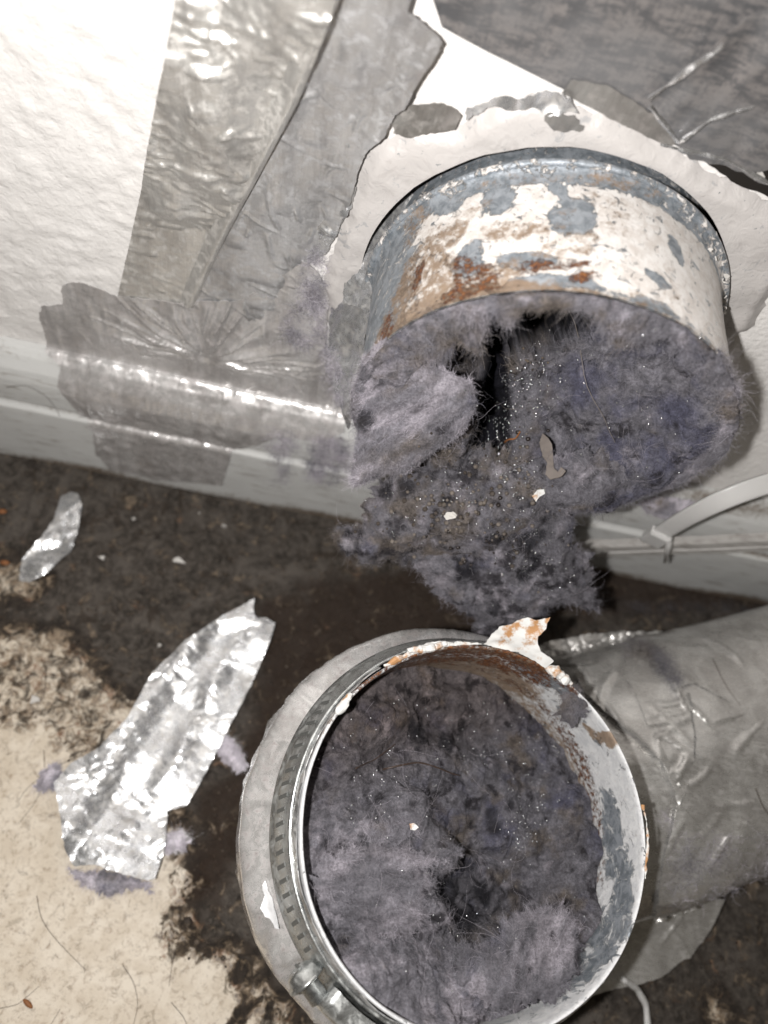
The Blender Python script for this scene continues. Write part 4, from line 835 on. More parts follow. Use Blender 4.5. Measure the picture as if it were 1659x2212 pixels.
# sheets of tape laid over the duct
def drape(name, outline, z0, mat, off=.06, step=.16, jag=.02, amp=.03, seed=0, parent=None, direction=(0, 0, -1), target=None, csc=.8, thick=.008, crm=None):
    d = np.array(direction, float); pm = PlaneMap((0, 0, z0) if direction == (0, 0, -1) else onplane(*outline[0], RC-NR*2-E2*6, -d), -d, (0, 1, 0) if direction == (0, 0, -1) else (0, 0, 1))
    poly = resample(pm.q(outline), step, jag, seed); q, F = cdt(poly, step, seed=seed); V = pm.w(q); T = bvh(target or ebody)
    out = V.copy(); okv = np.ones(len(V), bool)
    for i, p in enumerate(V):
        loc, nor, ix, dd = T.ray_cast(Vector(p-d*12), Vector(d))
        if loc is None: okv[i] = False
        else: out[i] = loc
    if not okv.all():
        good = np.where(okv)[0]
        for i in np.where(~okv)[0]:
            j = good[np.argmin(((V[good]-V[i])**2).sum(1))]; out[i] = V[i]-d*((V[i]-out[j])@d)
    N = vnormals(out, F)
    if (N@d).mean() > 0: F = F[:, ::-1]; N = -N
    out = out+N*(off+amp*crumple(q, csc, 5, seed+2)+amp*.6*fbm(p3(q[:, 0], q[:, 1]), .9, 3, seed)+(creases(q, 12, seed+50, .11, .15, (1.0, 4.5)) if mat == 'film' else 0)+(amp*3*fbm(p3(q[:, 0], q[:, 1]), .33, 2, seed+9) if mat == 'film' else 0))[:, None]
    V2, F2, _ = thicken(out, F, 0, thick); return obj(name, V2, F2, MAT[mat], parent)
Z = 6.2
drape('tape_wrap', [(1240, 1340), (1320, 1325), (1400, 1320), (1650, 1316), (1760, 1330), (1760, 1600), (1640, 1570), (1500, 1478), (1470, 1486), (1365, 1478), (1335, 1425), (1270, 1418), (1200, 1420), (1190, 1370)], Z, 'film', .10, .10, .02, .05, 3, duct)
drape('tape_wrap', [(1255, 1440), (1330, 1424), (1364, 1478), (1400, 1590), (1462, 1718), (1410, 1650), (1320, 1560), (1270, 1500)], Z, 'film', .15, .10, .01, .02, 5, duct)
drape('tape_wrap', [(1363, 1476), (1468, 1484), (1486, 1590), (1472, 1700), (1452, 1742), (1420, 1662), (1385, 1560)], Z, 'film', .20, .10, .01, .03, 7, duct)
drape('tape_wrap', [(1484, 1490), (1560, 1520), (1645, 1565), (1636, 1700), (1612, 1805), (1540, 1815), (1500, 1790), (1462, 1740), (1490, 1600)], Z, 'film', .10, .10, .03, .06, 9, duct)
drape('tape_wrap', [(1425, 1740), (1500, 1800), (1610, 1815), (1760, 1700), (1760, 1850), (1640, 1900), (1560, 1960), (1480, 2000), (1430, 1950), (1418, 1850)], 5.4, 'film', .05, .10, .03, .05, 15, duct)
pmX = PlaneMap((9.5, -17, 1.5), (.15, -.30, 1), (0, 1, 0)); poly = resample(pmX.q([(1340, 1990), (1420, 1930), (1500, 1940), (1570, 1945), (1545, 2000), (1505, 2068), (1440, 2112), (1380, 2132), (1290, 2152), (1240, 2180), (1260, 2080)]), .1, .02, 41); q, F = cdt(poly, .1)
V = pmX.w(q)+pmX.n*(.35*fbm(p3(q[:, 0], q[:, 1]), .35, 2, 44)+.10*crumple(q, .4, 5, 45)+creases(q, 14, 46, .10, .12, (.8, 3.)))[:, None]; V2, F2, _ = thicken(V, F, .01, .01); obj('tape_flap', V2, F2, MAT['film'], duct)
# jagged foil edge under the clamp, and the frayed white crust on the back of the rim
a = np.linspace(1.9, 5.2, 300)
rows = [(.10, 5.13), (.2, 5.16), (.4, 5.19), (.75, 5.20)]
V = np.stack([rp(a, s+.10*np.abs(fbm(p3(a*6, a*0), 1.3, 3, 5))*(i == 0)+0*a, r+.05*fbm(p3(a*5, a*0, i), 1.4, 3, 6)) for i, (s, r) in enumerate(rows)], 1).reshape(-1, 3)
F = grid_faces(300, 4); V2, F2, _ = thicken(V, F, .015, .015); obj('foil_edge', V2, F2, MAT['foil_old'], duct)
def rimcrust(x0, y0, x1, y1, r, mat, seed, nm='rim_crust', lift=0.):
    a0, a1 = ang(x0, y0), ang(x1, y1)
    if a1-a0 > math.pi: a1 -= 2*math.pi
    if a0-a1 > math.pi: a1 += 2*math.pi
    a = np.linspace(a0, a1, 70); t_ = rp(a, -lift+.05*fbm(p3(a*9, 0*a), 1, 3, seed), 5.12+.10*fbm(p3(a*7, 0*a, 3), 1, 3, seed))
    v, f = tube(t_, r*(.5+.9*np.abs(fbm(p3(a*8, 0*a, 7), 1.3, 4, seed)))*np.sin(np.linspace(.15, math.pi-.15, 70))**.4, 9); v = v+unit(v-np.repeat(t_, 9, 0))*(.07*fbm(v, 4, 3, seed))[:, None]; obj(nm, v, f, MAT[mat], duct, smooth_=False)
rimcrust(830, 1440, 1040, 1388, .13, 'paper', 3); rimcrust(880, 1410, 960, 1385, .18, 'paper', 4, lift=.1); rimcrust(1180, 1430, 1235, 1480, .24, 'paper', 6); rimcrust(725, 1540, 760, 1500, .14, 'paper', 8)
rimcrust(1380, 1740, 1400, 1900, .035, 'paper', 9)
tear = PlaneMap(rp(ang(1110, 1400), -.1, 5.15), unit(np.array([-.2, -.75, .65])))
poly = resample(tear.q([(1045, 1392), (1062, 1370), (1085, 1352), (1118, 1342), (1140, 1334), (1158, 1340), (1188, 1336), (1180, 1358), (1162, 1380), (1168, 1405), (1195, 1425), (1180, 1440), (1120, 1412), (1070, 1402)]), .08, .03, 3); q, F = cdt(poly, .08)
V = tear.w(q)+tear.n*(.28*crumple(q, .9, 5, 3)+.12*fbm(p3(q[:, 0], q[:, 1]), 1.4, 3, 3))[:, None]; V2, F2, _ = thicken(V, F, .02, .02); obj('torn_paper', V2, F2, MAT['paper'], duct)
# white torn tape bit on the clear-wrapped left side
chip('torn_tape', 580, 1965, [ebody], [(562, 1962), (570, 1935), (566, 1912), (573, 1900), (578, 1925), (588, 1940), (596, 1970), (604, 2006), (596, 2004), (584, 1985), (572, 1980)], 'white', duct, .12, .12)

# hose clamp
clamp = thing('hose_clamp', 'slotted steel hose clamp with its screw, tightened round the left of the duct mouth', 'hose clamp', RC-NR*1.6)
a = np.linspace(0, 2*math.pi, 241)[:-1]
pf = [(.42, 5.20), (.41, 5.26), (.45, 5.30), (.54, 5.27), (1.62, 5.58), (1.70, 5.63), (1.76, 5.60), (1.74, 5.50)]
V = np.stack([rp(a, s+0*a, r+0*a) for s, r in pf], 1).reshape(-1, 3)
obj('band', V, np.array([[i*8+j, ((i+1) % 240)*8+j, ((i+1) % 240)*8+(j+1) % 8, i*8+(j+1) % 8] for i in range(240) for j in range(8)]), MAT['clamp'], clamp)
v, f = box((0, 0, 0), (1, 0, 0), (0, 1, 0), (0, 0, 1),   .058, .27, .05, .02); sm_ = None
aS = ang(640, 2135, 1.1); aT = ang(740, 1525, 1.1)
if aT < aS: lo_a, hi_a = aT, aS
else: lo_a, hi_a = aS, aT
if hi_a-lo_a > math.pi: lo_a, hi_a = hi_a, lo_a+2*math.pi
for k, x in enumerate(np.arange(lo_a+.05, hi_a-.02, .0655)):
    if sm_ is None: o = obj('slot', v+BASE[clamp.name], f, MAT['slot'], clamp, smooth_=False); sm_ = o.data
    else: o = bpy.data.objects.new('slot', sm_); COL.objects.link(o); o.parent = clamp
    rd = unit(math.cos(x)*E2+math.sin(x)*B2); tg = np.cross(NR, rd); rd = unit(rd+NR*.28); tg = unit(tg+NR*.2); tg = unit(tg-rd*(tg@rd)); ay = np.cross(rd, tg)
    m = Matrix.Identity(4)
    for i in range(3): m[i][0] = tg[i]; m[i][1] = ay[i]; m[i][2] = rd[i]; m[i][3] = ((rp(np.array(x), np.array(1.1), np.array(5.40))-BASE[clamp.name])*S)[i]
    o.matrix_local = m
def frame(x): rd = unit(math.cos(x)*E2+math.sin(x)*B2); return rd, np.cross(NR, rd)
aH = ang(775, 2205, 1.1); sg = 1 if ((aH-aS+math.pi) % (2*math.pi)-math.pi) > 0 else -1
n = 16; V = []; hx = [(-.62, .0), (-.62, .30), (-.5, .52), (0, .62), (.5, .52), (.62, .30), (.62, 0)]
for x in aS+sg*np.linspace(.10, .62, n):
    rd, tg = frame(x); c0 = rp(np.array(x), np.array(1.1), np.array(5.42)); V += [c0+NR*h[0]+rd*h[1] for h in hx]
F = grid_faces(n, 7).tolist()+[list(range(7)), list(range((n-1)*7, n*7))[::-1]]
obj('screw_housing', np.array(V), F, MAT['clamp'], clamp)
rd, tg = frame(aS); c0 = rp(np.array(aS), np.array(1.1), np.array(5.42))+rd*.42; tg = tg*sg
pth = [c0+tg*k for k in (-.36, -.34, -.24, -.05, -.03, .05, .07, .6)]; v, f = tube(np.array(pth), np.array([.12, .26, .40, .45, .52, .52, .26, .26]), 20); obj('screw', v, f, MAT['clamp'], clamp)
v, f = box(c0-tg*.36, NR, rd, tg, .30, .035, .03, .0); obj('screw_slot', v, f, MAT['slot'], clamp, smooth_=False)

# ================================================================== LINT PLUG IN THE DUCT
plug = thing('lint_plug', 'dark grey lint plug packed inside the open duct mouth, with pale torn flaps', 'lint', RC-NR*6)
ctl = [(1000, 1480, 3.3), (850, 1520, 2.7), (760, 1600, 2.6), (700, 1700, 2.4), (680, 1800, 2.0), (690, 1950, 1.6), (760, 2080, 1.5), (900, 2200, 1.4), (1100, 2240, 1.5), (1230, 2150, 1.9), (1270, 2000, 2.1), (1285, 1850, 2.5), (1270, 1750, 2.9), (1230, 1650, 3.3), (1150, 1530, 3.6),
       (800, 1850, 1.7), (800, 1950, 1.5), (880, 1900, 1.5), (940, 1860, 1.8), (900, 1800, 1.9), (870, 1785, 1.7), (950, 1905, 4.2), (985, 1930, 5.), (1010, 1960, 5.), (960, 1960, 4.8), (1050, 1930, 4.4), (1060, 1880, 3.8), (1080, 1960, 4.2), (975, 1990, 4.2), (1000, 1900, 4.4), (920, 1980, 1.7), (1050, 1800, 3.1), (1100, 1700, 3.3), (950, 1700, 2.9), (900, 1650, 2.8), (1000, 1600, 3.7), (930, 1600, 3.4), (860, 1600, 2.6),
       (1150, 1850, 2.9), (1130, 1940, 3.0), (1100, 2060, 1.8), (1000, 2090, 1.7), (1150, 2110, 1.8), (1210, 1990, 2.2), (965, 2030, 2.4), (1100, 1990, 3.4), (800, 1700, 2.4), (750, 2000, 1.4), (820, 2050, 1.7), (730, 2020, 2.2)]
cp = []
for x, y, s in ctl:
    Q = onplane(x, y, RC-NR*s, NR)-RC; cp.append((Q@E2, Q@B2, s))
cp = np.array(cp); nr = 220; gx = np.linspace(-4.97, 4.97, nr); U, Wv = np.meshgrid(gx, gx, indexing='ij'); uu, ww = U.ravel(), Wv.ravel()
rr = np.maximum(np.abs(uu), np.abs(ww)); hy = np.hypot(uu, ww)+1e-9; uu = uu*rr/hy; ww = ww*rr/hy
D2 = (uu[:, None]-cp[:, 0])**2+(ww[:, None]-cp[:, 1])**2; wt = 1/(D2+.04)**1.6; dep = (wt*cp[:, 2]).sum(1)/wt.sum(1)
dep = dep-.6*smooth(1.2, -3, uu)-.35*smooth(0, -4, ww)
V = RC+uu[:, None]*E2+ww[:, None]*B2-NR*dep[:, None]; F = grid_faces(nr, nr)
if (vnormals(V, F)@NR).mean() < 0: F = F[:, ::-1]
N = vnormals(V, F); V = V+N*(.42*fbm(V, .9, 4, 13)+.10*ridged(V, 1.0, 3, 14)+felt(V)*.85)[:, None]
rs = np.hypot(uu-.2, ww-.3); V = V+NR*(.27*np.sin(rs*3.4+3.2*fbm(V, .5, 3, 15)+np.arctan2(ww, uu))*smooth(.8, 2.2, rs)*smooth(4.9, 3.8, rs))[:, None]
SHADE_AND_BLOTS = [(onplane(x, y, RC-NR*s_, NR)-NR*0, r_) for x, y, s_, r_ in ((975, 1925, 3.4, .8), (1040, 1940, 3.6, .75), (1010, 1990, 3.4, .5), (905, 1590, 3.0, .6), (960, 1610, 3.2, .45), (735, 2050, 1.6, .55), (1130, 2085, 1.6, .3), (1060, 1780, 3.0, .4), (1100, 1740, 3.1, .3), (880, 1560, 2.8, .5), (1180, 1900, 2.6, .3), (770, 1620, 2.6, .4))]  # hole's shade painted as dark spots; the others are dark lint blotches
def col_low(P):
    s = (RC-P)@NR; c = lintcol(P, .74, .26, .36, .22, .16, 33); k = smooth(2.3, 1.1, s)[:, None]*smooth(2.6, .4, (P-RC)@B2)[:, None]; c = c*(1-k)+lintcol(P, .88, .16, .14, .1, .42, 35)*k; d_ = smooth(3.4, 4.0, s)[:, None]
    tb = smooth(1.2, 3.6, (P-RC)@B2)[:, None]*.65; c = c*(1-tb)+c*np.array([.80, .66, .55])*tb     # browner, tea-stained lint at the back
    return spots(P, SHADE_AND_BLOTS, c*(1-d_*.3))  # deepest lint toned down, recess shade put into the colour
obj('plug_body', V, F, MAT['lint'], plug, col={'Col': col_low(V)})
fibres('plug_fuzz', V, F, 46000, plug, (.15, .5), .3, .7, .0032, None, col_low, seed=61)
def pad2(outline, s, n_, thick, ck, nf, seed, jag=.15, fl=None):
    p = onplane(*np.mean(outline, 0), RC-NR*s, NR); fk = dict(length=(.15, .45), lift=.2, curl=.6, rad=.0032)
    if fl is not None: fk['flow'] = np.array(fl)
    lintpad('flap_body', plug, PlaneMap(p, n_, (0, 1, 0)), outline, thick, .075, jag, back=.2, seed=seed, colkw=ck, nf=nf, fk=fk, disp=.18, grain=fl)
pad2([(672, 1900), (700, 1850), (760, 1830), (860, 1828), (930, 1845), (965, 1838), (1000, 1834), (975, 1866), (928, 1893), (922, 1960), (905, 2010), (850, 2040), (770, 2010), (700, 1960)], 0.8, (.20, -.06, 1), .16, dict(a=.86, blue=.15, brown=.12, dark=.12, pale=.45), 9000, 63, .22, fl=(1.2, .4, 0))
pad2([(960, 2070), (985, 2030), (1040, 2050), (1075, 2045), (1100, 2005), (1150, 1965), (1200, 1955), (1240, 1985), (1245, 2080), (1200, 2150), (1080, 2190), (980, 2140)], 1.15, (.0, .17, 1), .16, dict(a=.86, blue=.2, brown=.08, dark=.14, pale=.42), 8500, 65, .22, fl=(.3, 1.2, 0))
pad2([(795, 1800), (840, 1775), (880, 1768), (908, 1790), (888, 1808), (862, 1828), (815, 1825)], 0.85, (.3, .0, 1), .22, dict(a=1.1, blue=.05, brown=.3, dark=.02, pale=.4), 3000, 67)
PB = bodies(plug)
P, N = scatter([(1000, 1590, 120, 60, 3), (1130, 1790, 25, 35, 3), (1150, 1650, 60, 70, 2), (800, 1650, 70, 60, 2), (1000, 1950, 110, 90, 2)], PB, 260, g); r = g.uniform(.018, .040, len(P)); beads('water_beads', P+N*(r+.04)[:, None], r, MAT['drop'], plug)
wisps(plug, PB, [(850, 1880, 110, 90, 3), (1000, 1700, 170, 130, 3), (1120, 2060, 100, 80, 3)], 130, 502)
strand('dark_thread', [(830, 1668), (870, 1655), (910, 1648), (960, 1665), (990, 1680)], PB, .03, 'hair', plug, .12)
strand('dark_thread', [(760, 1660), (800, 1640), (850, 1600)], PB, .02, 'hair', plug, .12)
chip('pale_shred', 893, 1785, PB, [(884, 1780), (894, 1778), (905, 1788), (895, 1794), (886, 1792)], 'paper', plug, .15)
ib = [bpy.data.objects['mouth_collar']]
def smear(label, outline, objs, n, seed, colkw, length=(.12, .6), lift=.25, group='loose lint tufts', name='lint_smear'):
    g_ = np.random.default_rng(seed); a_ = np.array(outline, float); P, N = [], []
    while len(P) < n//5:
        q_ = np.stack([g_.uniform(a_[:, 0].min(), a_[:, 0].max(), 400), g_.uniform(a_[:, 1].min(), a_[:, 1].max(), 400)], -1); d_ = sdist(q_, outline); q_ = q_[(d_ > 0) & (g_.random(400) < np.clip(d_/22, .12, 1))]
        for x, y in q_[:n//5-len(P)]:
            h_ = surf(x, y, objs)
            if h_ is not None: P.append(h_[1]); N.append(h_[2])
        if not len(q_): break
    P = np.repeat(np.array(P), 5, 0); N = np.repeat(np.array(N), 5, 0); n = len(P); P = P+g_.normal(size=(n, 3))*.09; keep = fbm(P, 1.6, 3, seed) > g_.uniform(-.45, .15, n); P, N = P[keep], N[keep]; n = len(P); P = P+N*.03
    t_ = thing(name, label, 'lint', P.mean(0), group); out = np.empty((n, 6, 3)); out[:, 0] = P; R_ = g_.normal(size=(n, 3)); D = unit(R_-(R_*N).sum(1)[:, None]*N+N*(lift*np.abs(g_.normal(size=n)))[:, None]); cv = g_.normal(size=(n, 3)); L = g_.uniform(*length, n)
    for j in range(1, 6): out[:, j] = out[:, j-1]+D*(L/5)[:, None]; D = unit(D+cv*.35+g_.normal(size=(n, 3))*.3-N*.05)
    curves('fuzz', out, .0034, lintcol(P, seed=seed, **colkw)*g_.uniform(.6, 1.6, n)[:, None], t_); return t_
# ================================================================== LOOSE LINT TUFTS
GL = 'loose lint tufts'
def tuft(label, outline, p0, n_, thick, nf, seed, ck=None, up=(0, 0, 1), jag=.2, lengths=(.15, .5), name='lint_tuft', group=GL, flat=.16):
    pm = PlaneMap(p0, n_, up); c0 = pm.w(pm.q([tuple(np.mean(outline, 0))]))[0]; t_ = thing(name, label, 'lint', c0, group)
    lintpad('tuft_body', t_, PlaneMap(c0, n_, up), outline, thick, .075, jag, back=.08, seed=seed, colkw=ck or dict(a=2.0, blue=.05, brown=.2, dark=-.3, pale=.6), nf=nf, fk=dict(length=lengths, lift=.35, curl=.6, rad=.0032), disp=flat); return t_
TAPES = [o for o in bpy.data.objects if o.name.startswith('foil_') and o.parent is None and o.type == 'MESH']
WN = (0, -1., 0); FN = (0, 0, 1.)
smear('lavender lint band clinging along the left edge of the white sealant', [(655, 560), (690, 515), (705, 560), (700, 640), (708, 720), (740, 790), (752, 880), (735, 890), (705, 830), (690, 740), (668, 690), (650, 620)], [w, bpy.data.objects['sealant_collar'], bb]+TAPES, 5200, 81, dict(a=1.1, blue=.1, brown=.2, dark=.0, pale=.55))
smear('lint clump hanging on the baseboard left of the pipe mouth', [(655, 985), (670, 950), (705, 925), (745, 940), (766, 975), (768, 1025), (735, 1045), (690, 1048), (662, 1030)], [w, bpy.data.objects['sealant_collar'], bb]+TAPES, 5200, 83, dict(a=1.1, blue=.1, brown=.2, dark=.0, pale=.55))
smear('thin lint smear on the baseboard under the creased foil', [(560, 935), (610, 925), (650, 940), (640, 990), (620, 1060), (590, 1055), (585, 990)], [w, bpy.data.objects['sealant_collar'], bb]+TAPES, 1500, 85, dict(a=1.1, blue=.1, brown=.2, dark=.0, pale=.55))
smear('small lint patch on the creased foil beside the pipe', [(600, 690), (640, 640), (665, 660), (650, 700), (690, 740), (660, 760), (610, 730)], [w, bpy.data.objects['sealant_collar'], bb]+TAPES, 1200, 86, dict(a=1.1, blue=.1, brown=.2, dark=.0, pale=.55))
tuft('brownish lint shred stuck to the wall behind the white cable tie', [(1390, 1085), (1430, 1075), (1480, 1082), (1530, 1092), (1500, 1108), (1440, 1112), (1400, 1105)], (0, -.9, 0), WN, .22, 1500, 87)
tuft('white lint shred on the dark floor between foil strip and duct', [(468, 1600), (492, 1578), (500, 1605), (536, 1650), (520, 1666), (490, 1642), (466, 1622)], (0, 0, .1), FN, .35, 1800, 88, dict(a=2.6, blue=.0, brown=.05, dark=-.3, pale=.9), (0, 1, 0))
tuft('lint tuft poking out right of the folded foil end', [(352, 1800), (395, 1785), (418, 1812), (405, 1845), (375, 1858), (350, 1850)], (0, 0, .15), FN, .45, 2200, 89, dict(a=2.6, blue=.0, brown=.05, dark=-.3, pale=.9), (0, 1, 0))
tuft('grey lint tuft lying left of the foil strip on clean floor', [(78, 1700), (95, 1670), (120, 1650), (132, 1665), (122, 1695), (95, 1712)], (0, 0, .1), FN, .3, 1500, 90, None, (0, 1, 0))
tuft('lint roll under the lower edge of the folded foil end', [(148, 1872), (200, 1885), (260, 1890), (335, 1905), (332, 1936), (280, 1925), (225, 1930), (180, 1915), (155, 1895)], (0, 0, .1), FN, .3, 2600, 91, None, (0, 1, 0))
tuft('brown lint clot on the right side of the duct rim', [(1205, 1530), (1220, 1500), (1250, 1495), (1268, 1515), (1260, 1545), (1240, 1560), (1215, 1555)], tuple(rp(np.array(ang(1240, 1525)), np.array(.3), np.array(4.8))), unit(np.array([-.5, -.2, .8])), .28, 2500, 92, dict(a=.9, blue=.02, brown=.6, dark=.1, pale=.2), (0, 1, 0))
smear('lint matted over the silver taped leg of the duct', [(1425, 1735), (1480, 1800), (1560, 1800), (1640, 1780), (1740, 1790), (1740, 1870), (1600, 1930), (1550, 1975), (1500, 1960), (1440, 1960), (1425, 1880)], [ebody]+[o for o in bpy.data.objects if o.name.startswith('tape_wrap')], 2000, 93, dict(a=1.1, blue=.05, brown=.3, dark=.0, pale=.5), (.15, .7), .15)
smear('dark lint mat behind the duct leg near the wall', [(1300, 1290), (1380, 1300), (1470, 1290), (1580, 1300), (1659, 1310), (1600, 1330), (1470, 1328), (1330, 1330)], [floor, bb], 1800, 94, dict(a=.5, blue=0, brown=.5, dark=.2, pale=.1))
smear('lint and dust lump on top of the duct leg', [(1330, 1390), (1370, 1375), (1420, 1385), (1450, 1420), (1478, 1470), (1460, 1500), (1430, 1480), (1400, 1440), (1350, 1430)], [ebody]+[o for o in bpy.data.objects if o.name.startswith('tape_wrap')], 2200, 95, dict(a=.7, blue=0, brown=.55, dark=.15, pale=.15))

# ================================================================== THINGS ON THE FLOOR
strip = thing('foil_strip', 'long crumpled white silver foil strip lying on the floor, its near end folded over', 'foil strip', onfloor([(350, 1620)])[0])
pmS = PlaneMap((0, 0, .55), (0, 0, 1), (0, 1, 0))
poly = resample(pmS.q([(550, 1298), (546, 1320), (550, 1338), (575, 1340), (594, 1350), (582, 1390), (545, 1475), (470, 1620), (425, 1705), (402, 1740), (362, 1752), (360, 1800), (352, 1850), (336, 1898), (318, 1902), (262, 1888), (205, 1868), (160, 1872), (145, 1840), (140, 1800), (134, 1760), (120, 1695), (155, 1650), (215, 1618), (275, 1555), (330, 1455), (400, 1388), (480, 1335)]), .09, .025, 5); q, F = cdt(poly, .085)
ax0 = pmS.q([(570, 1330)])[0]; ax1 = pmS.q([(250, 1850)])[0]; L_ = np.hypot(*(ax1-ax0)); ud = (ax1-ax0)/L_; al = (q-ax0)@ud; ac = (q-ax0)@np.array([-ud[1], ud[0]])
side = 1 if (pmS.q([(330, 1460)])[0]-ax0)@np.array([-ud[1], ud[0]]) > 0 else -1; ac = ac*side
rough_ = smooth(-.6, 1.6, ac)*.8+.35+.8*smooth(7., 9.5, al)
cz = np.exp(-((ac-.15-.2*np.sin(al*.7))/.38)**2); eg_ = smooth(.5, .0, edist(q, poly)); h = .35*smooth(3, 0, al)+.13*cz*(.5+fbm(p3(al, 0*al), .8, 3, 6))+.16*fbm(p3(q[:, 0], q[:, 1]), .45, 2, 12)+.13*crumple(q, .5, 6, 5)*(.4+.6*rough_)+.055*crumple(q, 2.1, 7, 8)*np.clip(cz*.9+smooth(.9, 1.9, ac)*.9+eg_*.5+.06+.5*smooth(8, 9.5, al), 0, 1)+.5*smooth(1.2, 2.2, ac)*.5+.4*smooth(8.5, 11, al)
V = pmS.w(q)+pmS.n*h[:, None]; V2, F2, _ = thicken(V, F, .012, .012); obj('foil_sheet', V2, F2, MAT['foil_white'], strip, smooth_=False)
pm_ = PlaneMap((0, 0, 1.45), (.15, -.30, 1), (0, 1, 0)); poly = resample(pm_.q([(168, 1775), (215, 1792), (250, 1772), (290, 1762), (330, 1765), (355, 1785), (362, 1815), (345, 1900), (300, 1880), (250, 1855), (190, 1850), (150, 1840), (145, 1800)]), .09, .03, 7); q, F = cdt(poly, .085)
V = pm_.w(q)+pm_.n*(.62*crumple(q, .42, 6, 25)+.10*crumple(q, 1.4, 6, 28)-.35*smooth(.5, 0, edist(q, poly)))[:, None]; V2, F2, _ = thicken(V, F, .012, .012); obj('folded_end', V2, F2, MAT['foil'], strip, smooth_=False)
pm_ = PlaneMap((0, 0, .75), (0, -.05, 1), (0, 1, 0)); poly = resample(pm_.q([(130, 1068), (150, 1058), (166, 1062), (176, 1088), (166, 1150), (152, 1190), (100, 1236), (62, 1256), (38, 1250), (46, 1205), (90, 1160), (117, 1118)]), .08, .02, 9); q, F = cdt(poly, .09)
V = pm_.w(q)+pm_.n*(.32*crumple(q, .45, 4, 38)+.10*crumple(q, 1.3, 6, 39)+.15*fbm(p3(q[:, 0], q[:, 1]), .9, 3, 9))[:, None]; V2, F2, _ = thicken(V, F, .012, .012); o = obj('foil_scrap', V2, F2, MAT['foil_white'], None, base=onfloor([(110, 1180)])[0], smooth_=False); tag(o, 'small crinkled translucent silver scrap on the dark floor at the left edge', 'foil scrap')
# paint flakes
GP = 'white paint flakes on the floor'
for k, (x, y, r, lb) in enumerate(((385, 1212, .26, 'largest white paint flake, on the dark floor above the foil strip'), (222, 1206, .12, 'small white paint flake between foil scrap and largest flake'), (72, 1511, .22, 'white paint flake on the speckled beige floor at the left edge'), (288, 1121, .10, 'tiny white paint flake right of the silver scrap'), (343, 1394, .10, 'tiny white paint flake beside the foil strip upper edge'), (484, 1137, .09, 'tiny pale paint flake under the baseboard'), (430, 1108, .06, 'speck of paint close under the baseboard'))):
    c0 = onfloor([(x, y)], .06)[0]; m = 7; a = np.sort(g.uniform(0, 6.28, m)); rr = r*g.uniform(.6, 1.2, m); pl_ = np.stack([c0[0]+rr*np.cos(a)*1.2, c0[1]+rr*np.sin(a)*.9, c0[2]+.04*g.normal(size=m)], -1)
    V = np.concatenate([pl_+[0, 0, .03], pl_-[0, 0, .02]]); F = [list(range(m)), list(range(m, 2*m))[::-1]]+[[i, i+m, (i+1) % m+m, (i+1) % m] for i in range(m)]
    o = obj('paint_flake', V, F, MAT['flake'], None, base=c0, smooth_=False); tag(o, lb, 'paint flake', GP)
# a chip on the dark gap sheet
c0 = on(1640, 382, 1, -.28); pl_ = c0+np.array([[-.14, 0, .05], [-.02, 0, .16], [.13, 0, .04], [.08, 0, -.12], [-.08, 0, -.10]]); V = np.concatenate([pl_+[0, -.03, 0], pl_+[0, .02, 0]]); o = obj('paint_flake', V, [[0, 1, 2, 3, 4][::-1], [5, 6, 7, 8, 9]]+[[i, (i+1) % 5, (i+1) % 5+5, i+5] for i in range(5)], MAT['flake'], None, base=c0, smooth_=False); tag(o, 'white flake stuck on the dark gap sheet at the right edge', 'paint flake')
# stray hairs
GH = 'stray dark hairs on the beige floor'
HP = [([(95, 1620), (98, 1680), (80, 1730), (40, 1780)], 'dark hair left of the foil strip, above the folded end'), ([(80, 1935), (88, 1985), (120, 2030), (185, 2095)], 'long curved dark hair on clean floor below the foil strip'), ([(265, 2085), (290, 2120), (300, 2170), (288, 2215)], 'dark hair bending down near the lower edge'),
      ([(0, 2178), (40, 2170), (85, 2130)], 'short dark hair at the lower left edge'), ([(60, 1440), (20, 1475), (-10, 1520)], 'hair across the speckled floor at the left edge'), ([(370, 2165), (400, 2200), (415, 2260)], 'pale brown hair near the lower edge right of the other hairs'),
      ([(180, 1630), (120, 1655), (60, 1700), (40, 1730)], 'thin hair running from the foil strip to the left'), ([(430, 1985), (390, 2010), (372, 2080), (365, 2130)], 'hair hanging from the dark stain edge'), ([(415, 1920), (450, 1920), (480, 1960)], 'hair in the dirt right of the folded foil end'), ([(40, 2290), (100, 2230), (130, 2180)], 'hair in the bottom left corner'), ([(100, 1430), (98, 1500), (60, 1560)], 'hair beside the paint flake on speckled floor')]
for pts, lb in HP: strand('stray_hair', pts, [floor], .011, 'hair', None, .03, 5, lb, GH, 'hair')
LEG = [ebody]
for pts, lb in (([(1620, 1700), (1640, 1750), (1700, 1790)], 'dark hair crossing the lint on the duct leg'), ([(1535, 1435), (1560, 1490), (1590, 1530)], 'straight dark hair on the grey tape of the duct leg')): strand('stray_hair', pts, LEG, .012, 'hair', None, .3, 5, lb, 'hairs on the duct leg', 'hair')
strand('stray_hair', [(15, 835), (60, 828), (110, 860), (130, 900)], [bb], .011, 'hair', None, .04, 5, 'curved dark hair on the left end of the baseboard', None, 'hair')
